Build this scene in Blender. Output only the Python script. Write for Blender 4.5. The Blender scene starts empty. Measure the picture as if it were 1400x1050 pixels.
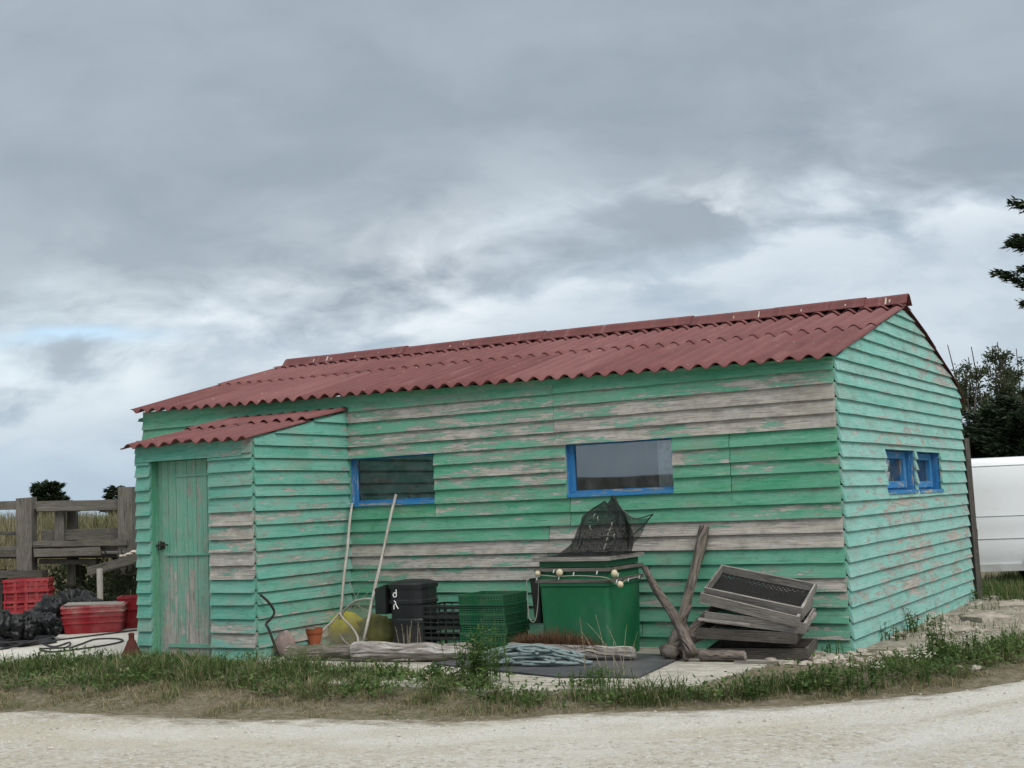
import bpy, math, random
import numpy as np
from mathutils import Vector, Matrix, noise as mnoise

RNG = random.Random(7)
NR = np.random.default_rng(11)
scene = bpy.context.scene
COL = scene.collection
PI = math.pi

# ------------------------------------------------------------------ camera
FPX, IW, IH = 1769.13, 1400.0, 1050.0
CAM = Vector((3.2991, -11.4718, 1.3709))
yaw, pitch, roll = math.radians(-30.0691), math.radians(5.2585), math.radians(-2.3780)
_f = Vector((math.sin(yaw) * math.cos(pitch), math.cos(yaw) * math.cos(pitch), math.sin(pitch)))
_r = Vector((math.cos(yaw), -math.sin(yaw), 0))
_u = _r.cross(_f)
CR = math.cos(roll) * _r + math.sin(roll) * _u
CU = -math.sin(roll) * _r + math.cos(roll) * _u
CF = _f
cd = bpy.data.cameras.new('camera')
cam = bpy.data.objects.new('camera', cd)
COL.objects.link(cam)
cam.matrix_world = Matrix(((CR.x, CU.x, -CF.x, CAM.x), (CR.y, CU.y, -CF.y, CAM.y), (CR.z, CU.z, -CF.z, CAM.z), (0, 0, 0, 1)))
cd.sensor_width = 36.0
cd.lens = FPX / IW * 36.0
cd.clip_end = 5000
cd.clip_start = 0.05
scene.camera = cam


def ray(px, py):
    return CR * ((px - IW / 2) / FPX) + CU * ((IH / 2 - py) / FPX) + CF


def at(px, py, axis, val):
    """the point of the plane axis = val that the photograph shows at a pixel (surveying aid)"""
    d = ray(px, py)
    k = 'xyz'.index(axis)
    return CAM + d * ((val - CAM[k]) / d[k])


def far(px, py, dist):
    return CAM + ray(px, py).normalized() * dist


# ------------------------------------------------------------------ scene tree helpers
def tag(o, label=None, cat=None, group=None, kind=None):
    if label: o['label'] = label
    if cat: o['category'] = cat
    if group: o['group'] = group
    if kind: o['kind'] = kind
    return o


def thing(name, label, cat, loc=(0, 0, 0), group=None):
    o = bpy.data.objects.new(name, None)
    o.empty_display_size = 0.1
    o.location = loc
    COL.objects.link(o)
    o['org'] = tuple(loc)
    return tag(o, label, cat, group)


def copy_tree(o, parent=None):
    c = o.copy()
    COL.objects.link(c)
    if parent: c.parent = parent
    for ch in [x for x in bpy.data.objects if x.parent == o]:
        copy_tree(ch, c)
    return c


class MB:
    """collects polygons; build() links them as one mesh object"""
    def __init__(s):
        s.v, s.f, s.uv, s.at, s.mi, s.cur = [], [], [], {}, [], 0

    def add(s, vs, fs, uvs=None, **attrs):
        b = len(s.v)
        s.v += [tuple(p) for p in vs]
        s.f += [tuple(i + b for i in f) for f in fs]
        s.mi += [s.cur] * len(fs)
        if uvs is None: uvs = [(p[0] + p[1] * .37, p[2] + p[1] * .61) for p in vs]
        s.uv += [tuple(q) for q in uvs]
        for k, val in attrs.items():
            L = s.at.setdefault(k, [])
            L += [0.0] * (b - len(L))
            L += list(val) if hasattr(val, '__len__') else [val] * len(vs)
        return s

    def box(s, c, size, M=None, jit=0.0, taper=None, **at_):
        """box centred at c; UV runs along its longest side"""
        hx, hy, hz = size[0] / 2, size[1] / 2, size[2] / 2
        L = max(range(3), key=lambda k: size[k])
        o = RNG.random() * 40
        vs, uv = [], []
        P = [(-1, -1, -1), (1, -1, -1), (1, 1, -1), (-1, 1, -1), (-1, -1, 1), (1, -1, 1), (1, 1, 1), (-1, 1, 1)]
        fs = [(0, 3, 2, 1), (4, 5, 6, 7), (0, 1, 5, 4), (1, 2, 6, 5), (2, 3, 7, 6), (3, 0, 4, 7)]
        for f in fs:
            for i in f:
                q = [P[i][0] * hx, P[i][1] * hy, P[i][2] * hz]
                vs.append(q)
        if jit:
            js = [[RNG.uniform(-jit, jit) for _ in range(3)] for _ in P]
            k = 0
            for f in fs:
                for i in f:
                    vs[k] = [vs[k][a] + js[i][a] for a in range(3)]
                    k += 1
        for q in vs:
            others = [q[a] for a in range(3) if a != L]
            uv.append((q[L] + o, others[0] * 1.0 + others[1] * 1.31 + o * .7))
        out = []
        for q in vs:
            w = Vector(q)
            if M is not None: w = M @ w
            out.append(w + Vector(c))
        s.add(out, [tuple(range(4 * k, 4 * k + 4)) for k in range(6)], uv, **at_)
        return s

    def bar(s, a, b, w, h=None, up=(0, 0, 1), jit=0.0, **at_):
        a, b = Vector(a), Vector(b)
        d = b - a
        x = d.normalized()
        u = Vector(up)
        y = u.cross(x)
        if y.length < 1e-4: y = Vector((0, 1, 0)).cross(x)
        y.normalize()
        z = x.cross(y)
        M = Matrix((x, y, z)).transposed()
        return s.box((a + b) / 2, (d.length, w, h or w), M, jit, **at_)

    def tube(s, pts, r, n=8, cap=True, rough=0.0, closed=False, seed=0.0, **at_):
        pts = [Vector(p) for p in pts]
        m = len(pts)
        rr = list(r) if hasattr(r, '__len__') else [r] * m
        t0 = (pts[1] - pts[0]).normalized()
        ref = Vector((0, 0, 1)) if abs(t0.z) < .9 else Vector((1, 0, 0))
        nrm = t0.cross(ref).normalized()
        vs, uv, acc = [], [], RNG.random() * 20
        for i in range(m):
            a = pts[i - 1] if (i > 0 or closed) else pts[0]
            b = pts[(i + 1) % m] if (i < m - 1 or closed) else pts[-1]
            t = (b - a).normalized()
            nrm = (nrm - t * nrm.dot(t)).normalized()
            bn = t.cross(nrm)
            if i: acc += (pts[i] - pts[i - 1]).length
            for k in range(n + 1):
                ang = 2 * PI * (k % n) / n
                q = rr[i]
                if rough > .3:
                    gv = mnoise.noise(Vector((math.cos(ang) * 3.2 + seed, math.sin(ang) * 3.2 - seed, acc * 1.1)))
                    g2 = mnoise.noise(Vector((math.cos(ang) * 7 + seed, math.sin(ang) * 7 - seed, acc * 2.3)))
                    q *= 1 - .55 * rough * max(0, 1 - abs(gv) * 5) - .3 * rough * max(0, 1 - abs(g2) * 5)
                    q *= 1 + .45 * rough * mnoise.noise(Vector((math.cos(ang) * 1.1 + seed, math.sin(ang) * 1.1, acc * 3.5)))
                elif rough:
                    q *= 1 + rough * mnoise.noise(Vector((math.cos(ang) * 1.3 + seed, math.sin(ang) * 1.3 + seed * 2, acc * 5))) \
                        + rough * .5 * mnoise.noise(Vector((math.cos(ang) * 4 + seed, math.sin(ang) * 4, acc * 9)))
                vs.append(pts[i] + (nrm * math.cos(ang) + bn * math.sin(ang)) * q)
                uv.append((acc, k / n * 2 * PI * max(rr[i], .02)))
        fs = []
        for i in range(m if closed else m - 1):
            for k in range(n):
                A, B = i * (n + 1), ((i + 1) % m) * (n + 1)
                fs.append((A + k, A + k + 1, B + k + 1, B + k))
        if cap and not closed:
            fs.append(tuple(reversed(range(n))))
            fs.append(tuple((m - 1) * (n + 1) + k for k in range(n)))
        return s.add(vs, fs, uv, **at_)

    def lathe(s, prof, c, n=20, M=None, sx=1, sy=1, **at_):
        vs, fs, uv = [], [], []
        for i, (r, z) in enumerate(prof):
            for k in range(n):
                a = 2 * PI * k / n
                q = Vector((r * math.cos(a) * sx, r * math.sin(a) * sy, z))
                if M is not None: q = M @ q
                vs.append(q + Vector(c))
                uv.append((z, r * a))
        for i in range(len(prof) - 1):
            for k in range(n):
                fs.append((i * n + k, i * n + (k + 1) % n, (i + 1) * n + (k + 1) % n, (i + 1) * n + k))
        if prof[0][0] > 1e-4: fs.append(tuple(reversed(range(n))))
        if prof[-1][0] > 1e-4: fs.append(tuple((len(prof) - 1) * n + k for k in range(n)))
        return s.add(vs, fs, uv, **at_)

    def grid(s, P, nu, nv, thick=0, flip=False, **at_):
        """P(i, j) -> (point, uv)"""
        vs, uv, fs = [], [], []
        for j in range(nv + 1):
            for i in range(nu + 1):
                p, q = P(i / nu, j / nv)
                vs.append(p); uv.append(q)
        for j in range(nv):
            for i in range(nu):
                a = j * (nu + 1) + i
                f = (a, a + 1, a + nu + 2, a + nu + 1)
                fs.append(tuple(reversed(f)) if flip else f)
        return s.add(vs, fs, uv, **at_)

    def build(s, name, mat, parent=None, smooth=False, local=False, solid=0.0):
        me = bpy.data.meshes.new(name)
        v = s.v
        if parent is not None and not local:
            p = parent
            while p is not None and 'org' not in p: p = p.parent
            if p is not None:
                o = p['org']
                v = [(q[0] - o[0], q[1] - o[1], q[2] - o[2]) for q in v]
        me.from_pydata(v, [], s.f)
        ul = me.uv_layers.new(name='UVMap')
        vi = np.empty(len(me.loops), dtype=np.int32)
        me.loops.foreach_get('vertex_index', vi)
        U = np.array(s.uv, dtype=np.float32)[vi]
        ul.data.foreach_set('uv', U.ravel())
        for k, L in s.at.items():
            L = list(L) + [0.0] * (len(v) - len(L))
            a = me.attributes.new(k, 'FLOAT', 'POINT')
            a.data.foreach_set('value', np.array(L, dtype=np.float32))
        if smooth:
            me.polygons.foreach_set('use_smooth', [True] * len(me.polygons))
        for m in (mat if isinstance(mat, (list, tuple)) else [mat]):
            me.materials.append(m)
        if any(s.mi): me.polygons.foreach_set('material_index', s.mi)
        me.update()
        ob = bpy.data.objects.new(name, me)
        COL.objects.link(ob)
        if parent is not None: ob.parent = parent
        if solid:
            md = ob.modifiers.new('solid', 'SOLIDIFY'); md.thickness = solid; md.offset = 0
        return ob


# ------------------------------------------------------------------ material helpers
class NG:
    def __init__(s, name):
        s.m = bpy.data.materials.new(name)
        s.m.use_nodes = True
        s.t = s.m.node_tree
        s.t.nodes.clear()
        s.out = s.t.nodes.new('ShaderNodeOutputMaterial')

    def put(s, sock, v):
        if isinstance(v, bpy.types.NodeSocket): s.t.links.new(v, sock)
        elif hasattr(v, '__len__') and sock.type == 'RGBA' and len(v) == 3: sock.default_value = (*v, 1)
        else: sock.default_value = v

    def n(s, typ, ins=(), out=0, **props):
        nd = s.t.nodes.new('ShaderNode' + typ)
        for k, v in props.items(): setattr(nd, k, v)
        for k, v in (ins.items() if isinstance(ins, dict) else enumerate(ins)):
            if v is not None: s.put(nd.inputs[k], v)
        return nd.outputs[out]

    def coord(s, which='UV'): return s.n('TexCoord', out={'Generated': 0, 'UV': 2, 'Object': 3}[which])
    def attr(s, name): return s.n('Attribute', out=2, attribute_name=name)
    def map(s, v, scale=(1, 1, 1), loc=(0, 0, 0), rot=(0, 0, 0)): return s.n('Mapping', {0: v, 1: loc, 2: rot, 3: scale})
    def noise(s, v, scale=1, detail=4, rough=.55, dist=0, out=0):
        return s.n('TexNoise', {'Vector': v, 'Scale': scale, 'Detail': detail, 'Roughness': rough, 'Distortion': dist}, out)
    def vor(s, v, scale=1, out=0, feature='F1', rnd=1.0):
        return s.n('TexVoronoi', {'Vector': v, 'Scale': scale, 'Randomness': rnd}, out, feature=feature)
    def mth(s, op, a, b=None, c=None, clamp=False): return s.n('Math', [a, b, c], operation=op, use_clamp=clamp)
    def mr(s, v, a, b, c=0.0, d=1.0): return s.n('MapRange', [v, a, b, c, d], clamp=True)
    def mix(s, f, a, b, mode='MIX'):
        nd = s.t.nodes.new('ShaderNodeMix'); nd.data_type = 'RGBA'; nd.blend_type = mode; nd.clamp_factor = True
        s.put(nd.inputs[0], f); s.put(nd.inputs[6], a); s.put(nd.inputs[7], b)
        return nd.outputs[2]
    def bump(s, h, strength=.5, dist=.01): return s.n('Bump', {'Strength': strength, 'Distance': dist, 'Height': h})
    def bsdf(s, color, rough=.8, metal=0, spec=.3, normal=None, **kw):
        ins = {'Base Color': color, 'Roughness': rough, 'Metallic': metal, 'Specular IOR Level': spec}
        if normal is not None: ins['Normal'] = normal
        ins.update(kw)
        return s.n('BsdfPrincipled', ins)
    def done(s, shader):
        s.t.links.new(shader, s.out.inputs[0])
        return s.m


def plain(name, col, rough=.6, spec=.3, metal=0, var=.25, scale=6, bump=.0, dirt=None, dirt_amt=.0):
    g = NG(name)
    o = g.coord('Object')
    n1 = g.noise(o, scale, 5, .6)
    f = g.mr(n1, .25, .75)
    c = g.mix(f, tuple(x * (1 - var) for x in col), tuple(min(1, x * (1 + var)) for x in col))
    if dirt:
        n2 = g.noise(o, scale * .6, 8, .7)
        c = g.mix(g.mth('MULTIPLY', g.mr(n2, .45, .68), dirt_amt), c, dirt)
    nb = g.bump(g.noise(o, scale * 8, 4), bump, .004) if bump else None
    return g.done(g.bsdf(c, g.mth('ADD', g.mth('MULTIPLY', n1, .25), rough - .12), metal, spec, nb))


def wood(name, a, b, dark, grain=(4, 70, 1), moss=None, moss_amt=.0, bump=.5, pale=None):
    g = NG(name)
    uv = g.coord('UV')
    gr = g.noise(g.map(uv, grain), 1, 8, .72, .3)
    big = g.noise(g.map(uv, (1.2, 7, 1)), 1, 5, .6)
    c = g.mix(g.mr(big, .3, .7), a, b)
    c = g.mix(g.mr(gr, .53, .33, 0, .9), c, dark)
    c = g.mix(g.mr(g.noise(g.map(uv, (8, 30, 1), (4, 4, 0)), 1, 7, .75), .55, .70, 0, .6), c, tuple(min(.8, x * 1.7) for x in b))
    if pale: c = g.mix(g.mr(g.noise(g.map(uv, (2.2, 9, 1), (9, 3, 0)), 1, 5, .6), .52, .66, 0, .8), c, pale)
    if moss:
        mo = g.noise(g.coord('Object'), 7, 7, .7)
        c = g.mix(g.mth('MULTIPLY', g.mr(mo, .46, .62), moss_amt), c, moss)
    crack = g.mr(g.noise(g.map(uv, (1.6, 40, 1), (5, 2, 0)), 1, 3, .5), .36, .30)
    c = g.mix(crack, c, tuple(x * .35 for x in dark))
    h = g.mth('SUBTRACT', gr, g.mth('MULTIPLY', crack, .8))
    return g.done(g.bsdf(c, .85, 0, .2, g.bump(h, bump, .012)))


def paint(name, ca, cb, chalk, bare_a=(.45, .43, .39), bare_b=(.475, .425, .375), grime=.25):
    """peeling paint on sawn boards: UV in metres along (u) and up (v) each board"""
    g = NG(name)
    uv = g.coord('UV')
    wear, tone = g.attr('wear'), g.attr('tone')
    grain = g.noise(g.map(uv, (2.6, 75, 1)), 1, 6, .68, .25)
    peel = g.noise(g.map(uv, (4.6, 34, 1)), 1, 8, .68, .3)
    med = g.noise(g.map(uv, (1.7, 9, 1), (6, 2, 0)), 1, 6, .62, .3)
    big = g.noise(g.map(uv, (1.1, 3.0, 1), (3, 8, 0)), 1, 4, .6)
    fine = g.noise(g.map(uv, (15, 100, 1), (1, 4, 0)), 1, 5, .65)
    x = g.mth('MULTIPLY', g.mth('SUBTRACT', peel, .5), 1.15)
    x = g.mth('ADD', x, g.mth('MULTIPLY', g.mth('SUBTRACT', med, .5), 1.55))
    x = g.mth('ADD', x, g.mth('MULTIPLY', g.mth('SUBTRACT', fine, .5), .8))
    x = g.mth('ADD', x, g.mth('MULTIPLY', g.mth('SUBTRACT', grain, .5), .35))
    x = g.mth('ADD', x, g.mth('SUBTRACT', g.mth('MULTIPLY', wear, .82), .325))
    m = g.mr(x, .0, .09)
    halo = g.mth('MULTIPLY', g.mr(x, -.26, .0), .6)
    p = g.mix(tone, ca, cb)
    v1 = g.noise(g.map(uv, (.8, 5, 1), (7, 1, 0)), 1, 6, .65)
    p = g.mix(g.mr(v1, .35, .68, 0, .75), p, chalk)
    v2 = g.noise(g.map(uv, (6, 9, 1), (2, 6, 0)), 1, 6, .7)
    p = g.mix(g.mr(v2, .42, .28, 0, .7), p, tuple(q * .66 for q in ca))
    p = g.mix(g.mr(grain, .46, .28, 0, .75), p, tuple(q * .42 for q in ca))
    p = g.mix(g.mr(fine, .58, .74, 0, .6), p, (.36, .42, .37))
    p = g.mix(halo, p, chalk)
    p = g.mix(g.mr(med, .36, .24, 0, .5), p, tuple(q * .72 for q in cb))
    b = g.mix(g.mr(big, .35, .65), bare_a, bare_b)
    b = g.mix(g.mr(v2, .45, .62, 0, .6), b, (.27, .245, .225))
    b = g.mix(g.mr(grain, .52, .30, 0, .9), b, (.13, .108, .095))
    b = g.mix(g.mr(g.noise(g.map(uv, (4, 26, 1), (2, 9, 0)), 1, 6, .68), .56, .68, 0, .75), b, (.60, .575, .54))
    c = g.mix(m, p, b)
    # rain grime: irregular dirt spots with their own shape
    dn = g.noise(g.map(uv, (3, 6, 1), (11, 5, 0)), 1, 8, .75)
    dn2 = g.noise(g.map(uv, (1.3, 2.4, 1), (4, 15, 0)), 1, 6, .7)
    c = g.mix(g.mr(dn2, .50, .68, 0, grime), c, (.27, .25, .21))
    c = g.mix(g.mr(dn, .54, .70, 0, grime), c, (.10, .11, .085))
    h = g.mth('ADD', g.mth('MULTIPLY', grain, .5), g.mth('MULTIPLY', m, -.5))
    return g.done(g.bsdf(c, .75, 0, .2, g.bump(h, .7, .009)))


def leafmat(name, stops, rough=.6, trans=.25):
    """tint attribute 0..1 picks the colour of each blade or leaf"""
    g = NG(name)
    t = g.attr('tint')
    r = g.t.nodes.new('ShaderNodeValToRGB')
    el = r.color_ramp.elements
    while len(el) < len(stops): el.new(.5)
    for e, (p, c) in zip(el, stops): e.position = p; e.color = (*c, 1)
    g.t.links.new(t, r.inputs[0])
    a = g.bsdf(r.outputs[0], rough, 0, .2)
    tr = g.n('BsdfTranslucent', {0: r.outputs[0]})
    return g.done(g.n('MixShader', [trans, a, tr]))


M = {}
M['front'] = paint('painted_boards_front', (.048, .275, .142), (.088, .345, .235), (.19, .40, .30), grime=.5)
M['gable'] = paint('painted_boards_gable', (.150, .425, .345), (.195, .475, .412), (.33, .54, .49), grime=.5)
M['annex'] = paint('painted_boards_annex', (.078, .325, .232), (.115, .375, .295), (.23, .44, .37), grime=.55)
M['door'] = paint('painted_door', (.100, .350, .24), (.130, .385, .275), (.25, .41, .34), grime=.4)
M['blue'] = paint('blue_paint', (.016, .150, .37), (.024, .185, .44), (.06, .25, .48), grime=.18)
M['roof'] = None
M['grey'] = wood('weathered_timber', (.125, .112, .10), (.20, .18, .162), (.04, .034, .03), moss=(.09, .10, .06), moss_amt=.35)
M['dgrey'] = wood('dark_timber', (.075, .066, .058), (.13, .115, .102), (.025, .021, .018), moss=(.05, .06, .035), moss_amt=.3)
M['tray'] = wood('tray_wood', (.20, .18, .16), (.36, .335, .305), (.055, .046, .04))
M['traydark'] = wood('dark_tray_wood', (.085, .074, .066), (.145, .128, .112), (.03, .025, .021))  # darker copy of the tray wood, for the lower trays of the stack
M['log'] = wood('driftwood_log', (.19, .17, .15), (.40, .37, .335), (.035, .029, .024), grain=(3, 28, 1), pale=(.62, .60, .56), bump=1)
M['logmoss'] = wood('mossy_log', (.13, .115, .10), (.24, .21, .185), (.03, .026, .02), grain=(3, 26, 1), moss=(.085, .10, .04), moss_amt=.8, bump=1)
M['bark'] = wood('bark', (.10, .08, .068), (.22, .185, .16), (.022, .018, .015), grain=(7, 24, 1), bump=1)
M['drift'] = wood('driftwood_branch', (.135, .112, .096), (.30, .262, .228), (.03, .024, .02), grain=(4, 30, 1), moss=(.12, .115, .07), moss_amt=.35, bump=1)
M['deck'] = wood('deck_board', (.37, .345, .295), (.53, .50, .44), (.20, .18, .15), grain=(3, 60, 1), moss=(.20, .20, .14), moss_amt=.5, bump=.3)
M['pole'] = wood('pale_pole', (.36, .33, .285), (.55, .52, .47), (.18, .155, .13), grain=(5, 60, 1), bump=.3)
M['black'] = plain('black_plastic', (.012, .013, .015), .42, .45, dirt=(.06, .055, .045), dirt_amt=.35, scale=4)
M['bag'] = plain('black_bag', (.007, .008, .009), .38, .3, scale=5, dirt=(.03, .03, .03), dirt_amt=.4)
M['rubber'] = plain('rubber_mat', (.060, .062, .070), .55, .35, scale=3, dirt=(.16, .155, .14), dirt_amt=.5)
M['tank'] = plain('green_tank', (.008, .130, .050), .48, .35, scale=2.2, dirt=(.055, .135, .085), dirt_amt=.8, bump=.15)
M['tankin'] = plain('green_tank_rim', (.008, .09, .04), .5, .4, scale=3, dirt=(.02, .05, .03), dirt_amt=.5)
M['gcrate'] = plain('green_crate', (.006, .10, .038), .55, .35, scale=6, dirt=(.07, .11, .07), dirt_amt=.7)
M['red'] = plain('red_plastic', (.28, .012, .020), .5, .35, scale=6, dirt=(.34, .12, .11), dirt_amt=.6)
M['redfade'] = plain('faded_red_plastic', (.36, .05, .055), .6, .3, scale=6, dirt=(.42, .25, .23), dirt_amt=.95)
M['rust'] = plain('rust', (.115, .034, .026), .85, .2, scale=9, dirt=(.05, .02, .018), dirt_amt=.8, bump=.4)
M['iron'] = plain('black_iron', (.02, .018, .018), .6, .4, scale=9, dirt=(.07, .035, .025), dirt_amt=.6)
M['stone'] = plain('pink_stone', (.27, .20, .18), .9, .15, scale=9, dirt=(.14, .11, .10), dirt_amt=.7, bump=.6)
M['pot'] = plain('terracotta', (.30, .085, .04), .85, .15, scale=8, dirt=(.20, .11, .08), dirt_amt=.6)
M['buoy'] = plain('yellow_buoy', (.52, .45, .02), .5, .35, scale=7, dirt=(.20, .19, .05), dirt_amt=.7)
M['sack'] = plain('olive_sack', (.21, .20, .075), .8, .2, scale=8, dirt=(.12, .12, .06), dirt_amt=.7, bump=.4)
M['cream'] = plain('cream_float', (.60, .53, .36), .5, .35, scale=25, dirt=(.40, .33, .2), dirt_amt=.5)
M['white'] = plain('white_paint', (.74, .74, .72), .6, .3, scale=9)
M['van'] = plain('white_van_paint', (.80, .81, .82), .28, .5, scale=1.2, var=.02)
M['tyre'] = plain('tyre', (.02, .02, .02), .8, .25)
M['hub'] = plain('hub', (.35, .35, .36), .4, .5, .6)
M['lamp'] = plain('red_lamp', (.32, .015, .012), .25, .5)
M['rope'] = plain('blue_grey_rope', (.19, .25, .25), .85, .15, scale=30, var=.35, dirt=(.27, .29, .26), dirt_amt=.6, bump=.5)
M['cord'] = plain('pale_cord', (.34, .33, .28), .85, .15, scale=20)
M['hose'] = plain('black_hose', (.018, .018, .020), .5, .4)
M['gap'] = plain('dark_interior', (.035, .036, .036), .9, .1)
M['shell'] = plain('shell', (.55, .49, .42), .7, .25, scale=14, var=.4, dirt=(.33, .22, .17), dirt_amt=.6)
M['curtain'] = plain('white_curtain', (.85, .86, .85), .9, .1, scale=20)
M['bottle'] = plain('pale_bottle', (.72, .76, .72), .3, .5, scale=20)


def roof_mat():
    g = NG('red_corrugated_sheet')
    uv = g.coord('UV')
    tone = g.attr('tone')
    a = g.noise(g.map(uv, (5, 1.3, 1)), 1, 7, .65)
    b = g.noise(g.map(uv, (26, 8, 1), (3, 3, 0)), 1, 5, .7)
    c = g.mix(g.mr(a, .3, .7), (.105, .028, .029), (.168, .054, .050))
    c = g.mix(g.mth('MULTIPLY', tone, .5), c, (.235, .10, .095))
    c = g.mix(g.mr(b, .60, .74, 0, .45), c, (.085, .05, .05))
    run = g.noise(g.map(uv, (11, .9, 1), (4, 7, 0)), 1, 6, .65)
    c = g.mix(g.mr(run, .52, .72, 0, .6), c, (.10, .045, .045))
    c = g.mix(g.mr(run, .44, .28, 0, .45), c, (.26, .135, .125))
    lich = g.vor(g.map(uv, (13, 11, 1)), 1)
    c = g.mix(g.mth('MULTIPLY', g.mr(lich, .13, .05), g.mr(a, .50, .58)), c, (.42, .38, .33))
    gr_ = g.noise(g.map(uv, (3, 3, 1), (8, 8, 0)), 1, 8, .75)
    c = g.mix(g.mr(gr_, .56, .70, 0, .55), c, (.16, .10, .085))
    return g.done(g.bsdf(c, .68, 0, .3, g.bump(b, .25, .006)))


M['roof'] = roof_mat()


def glass_mat():
    g = NG('window_glass')
    o = g.coord('Object')
    n = g.bump(g.noise(o, 1.6, 1), .014, .05)
    gl = g.n('BsdfGlossy', {0: (.86, .90, .95, 1), 'Roughness': .015, 'Normal': n})
    tr = g.n('BsdfTransparent', {0: (.84, .87, .87, 1)})
    fr = g.n('Fresnel', {0: 1.9, 'Normal': n})
    dirt = g.bsdf((.42, .42, .40), .9)
    s = g.n('MixShader', [g.mth('ADD', fr, .055), tr, gl])
    s = g.n('MixShader', [g.mr(g.noise(o, 9, 7, .7), .45, .75, .02, .14), s, dirt])
    return g.done(s)


M['glass'] = glass_mat()


def net_mat(name, col, hole, scale):
    g = NG(name)
    uv = g.map(g.coord('UV'), (scale, scale, 1), (0, 0, 0), (0, 0, .78))
    x = g.n('SeparateXYZ', [uv], 0); y = g.n('SeparateXYZ', [uv], 1)
    fx = g.mth('LESS_THAN', g.mth('FRACT', x), hole)
    fy = g.mth('LESS_THAN', g.mth('FRACT', y), hole)
    h = g.mth('MULTIPLY', fx, fy)
    return g.done(g.n('MixShader', [h, g.bsdf(col, .7, 0, .3), g.n('BsdfTransparent', {0: (1, 1, 1, 1)})]))


M['net'] = net_mat('black_netting', (.010, .012, .012), .62, 110)
M['fishnet'] = net_mat('pale_fishing_net', (.34, .32, .23), .78, 42)
M['mesh'] = net_mat('tray_wire', (.014, .013, .013), .34, 30)

# ------------------------------------------------------------------ terrain
ROAD = [(-40, -9.0), (-20, -6.2), (-9, -4.75), (-5.855, -4.272), (-4.661, -4.198), (-3.63, -4.079), (-2.741, -3.891), (-1.938, -3.661), (-1.453, -3.459),
        (-.806, -3.019), (-.105, -2.695), (.323, -2.38), (.732, -1.962), (1.162, -1.565), (1.552, -.815), (3.6, 3.0), (9, 9.5), (25, 24)]


def road_y(x):
    for (a, b), (c, d) in zip(ROAD, ROAD[1:]):
        if x <= c: return b + (d - b) * (x - a) / (c - a)
    return ROAD[-1][1]


def smooth(a, b, x):
    t = min(1, max(0, (x - a) / (b - a)))
    return t * t * (3 - 2 * t)


def height(x, y):
    d = y - road_y(x)                                  # beyond the road edge
    z = -.14 + .075 * smooth(0.0, 1.1, d)
    dl = math.hypot(x + 9.5, y - 2) if x < -9.5 else 0
    if x < -11.5:                                      # grassy bank on the left
        q = smooth(22.5, 27, math.hypot(x - CAM.x, y - CAM.y))
        z += .95 * q * smooth(-11.5, -14, x)
    if y > 6: z -= .13 * smooth(6, 8, y) * smooth(-12, -9, x)
    z += .012 * mnoise.noise(Vector((x * .9, y * .9, 0))) * (1 if d > 0 else .6)
    return z


def axis_steps(c, near, fine, farv):
    a = [c]
    s = fine
    while a[-1] < farv:
        a.append(a[-1] + s)
        if a[-1] - c > near: s *= 1.22
    b = [c]
    s = fine
    while b[-1] > -farv:
        b.append(b[-1] - s)
        if c - b[-1] > near: s *= 1.22
    return sorted(set(a + b))


xs, ys = axis_steps(-3, 9, .28, 1800), axis_steps(-1, 6, .28, 1800)
gm = MB()
vs = [(x, y, height(x, y)) for y in ys for x in xs]
nx = len(xs)
gm.add(vs, [(j * nx + i, j * nx + i + 1, (j + 1) * nx + i + 1, (j + 1) * nx + i) for j in range(len(ys) - 1) for i in range(nx - 1)],
       [(p[0], p[1]) for p in vs])
g = NG('soil_and_turf')
o = g.coord('Object')
n1, n2, n3 = g.noise(o, 1.1, 6, .65), g.noise(o, 14, 6, .7), g.noise(o, 55, 4, .7)
c = g.mix(g.mr(n1, .38, .62), (.15, .125, .085), (.095, .10, .05))
c = g.mix(g.mr(n2, .42, .66), c, (.25, .215, .165))
c = g.mix(g.mr(n3, .55, .75, 0, .6), c, (.06, .055, .035))
far_ = g.mr(g.n('VectorMath', [o], 1, operation='LENGTH'), 13.0, 24.0)
field = g.mix(g.mr(g.noise(o, .35, 7, .65), .38, .62), (.085, .105, .038), (.17, .155, .070))
field = g.mix(g.mr(n2, .40, .66, 0, .6), field, (.055, .068, .028))
c = g.mix(far_, c, field)
M['ground'] = g.done(g.bsdf(c, .95, 0, .1, g.bump(g.mth('ADD', n2, g.mth('MULTIPLY', n3, .5)), .8, .03)))
tag(gm.build('ground', M['ground'], smooth=True), kind='structure')

# road: crushed pale shell and limestone
rm = MB()
rx = []
x = -40.0
while x < 25:
    rx.append(x); x += .09 if -8 < x < 4.5 else .5
nv = 44


def road_pt(i, j):
    x = rx[i]
    e = road_y(x) + .10 * mnoise.noise(Vector((x * 1.3, 3.3, 0))) + .10 * mnoise.noise(Vector((x * 4.1, 1.3, 0))) + .05 * mnoise.noise(Vector((x * 13, 1.3, 0)))
    t = (j / nv) ** 1.6
    y = e - t * 22
    q_ = t * 22
    z = height(x, y) + .004 + .02 * smooth(0, .25, q_) - .022 * math.exp(-((q_ - 1.05) / .22) ** 2) - .020 * math.exp(-((q_ - 2.55) / .24) ** 2) + .008 * mnoise.noise(Vector((x * 2.2, y * 2.2, 4)))
    if j == 0: z = height(x, y) - .012
    return (x, y, z)


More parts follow.
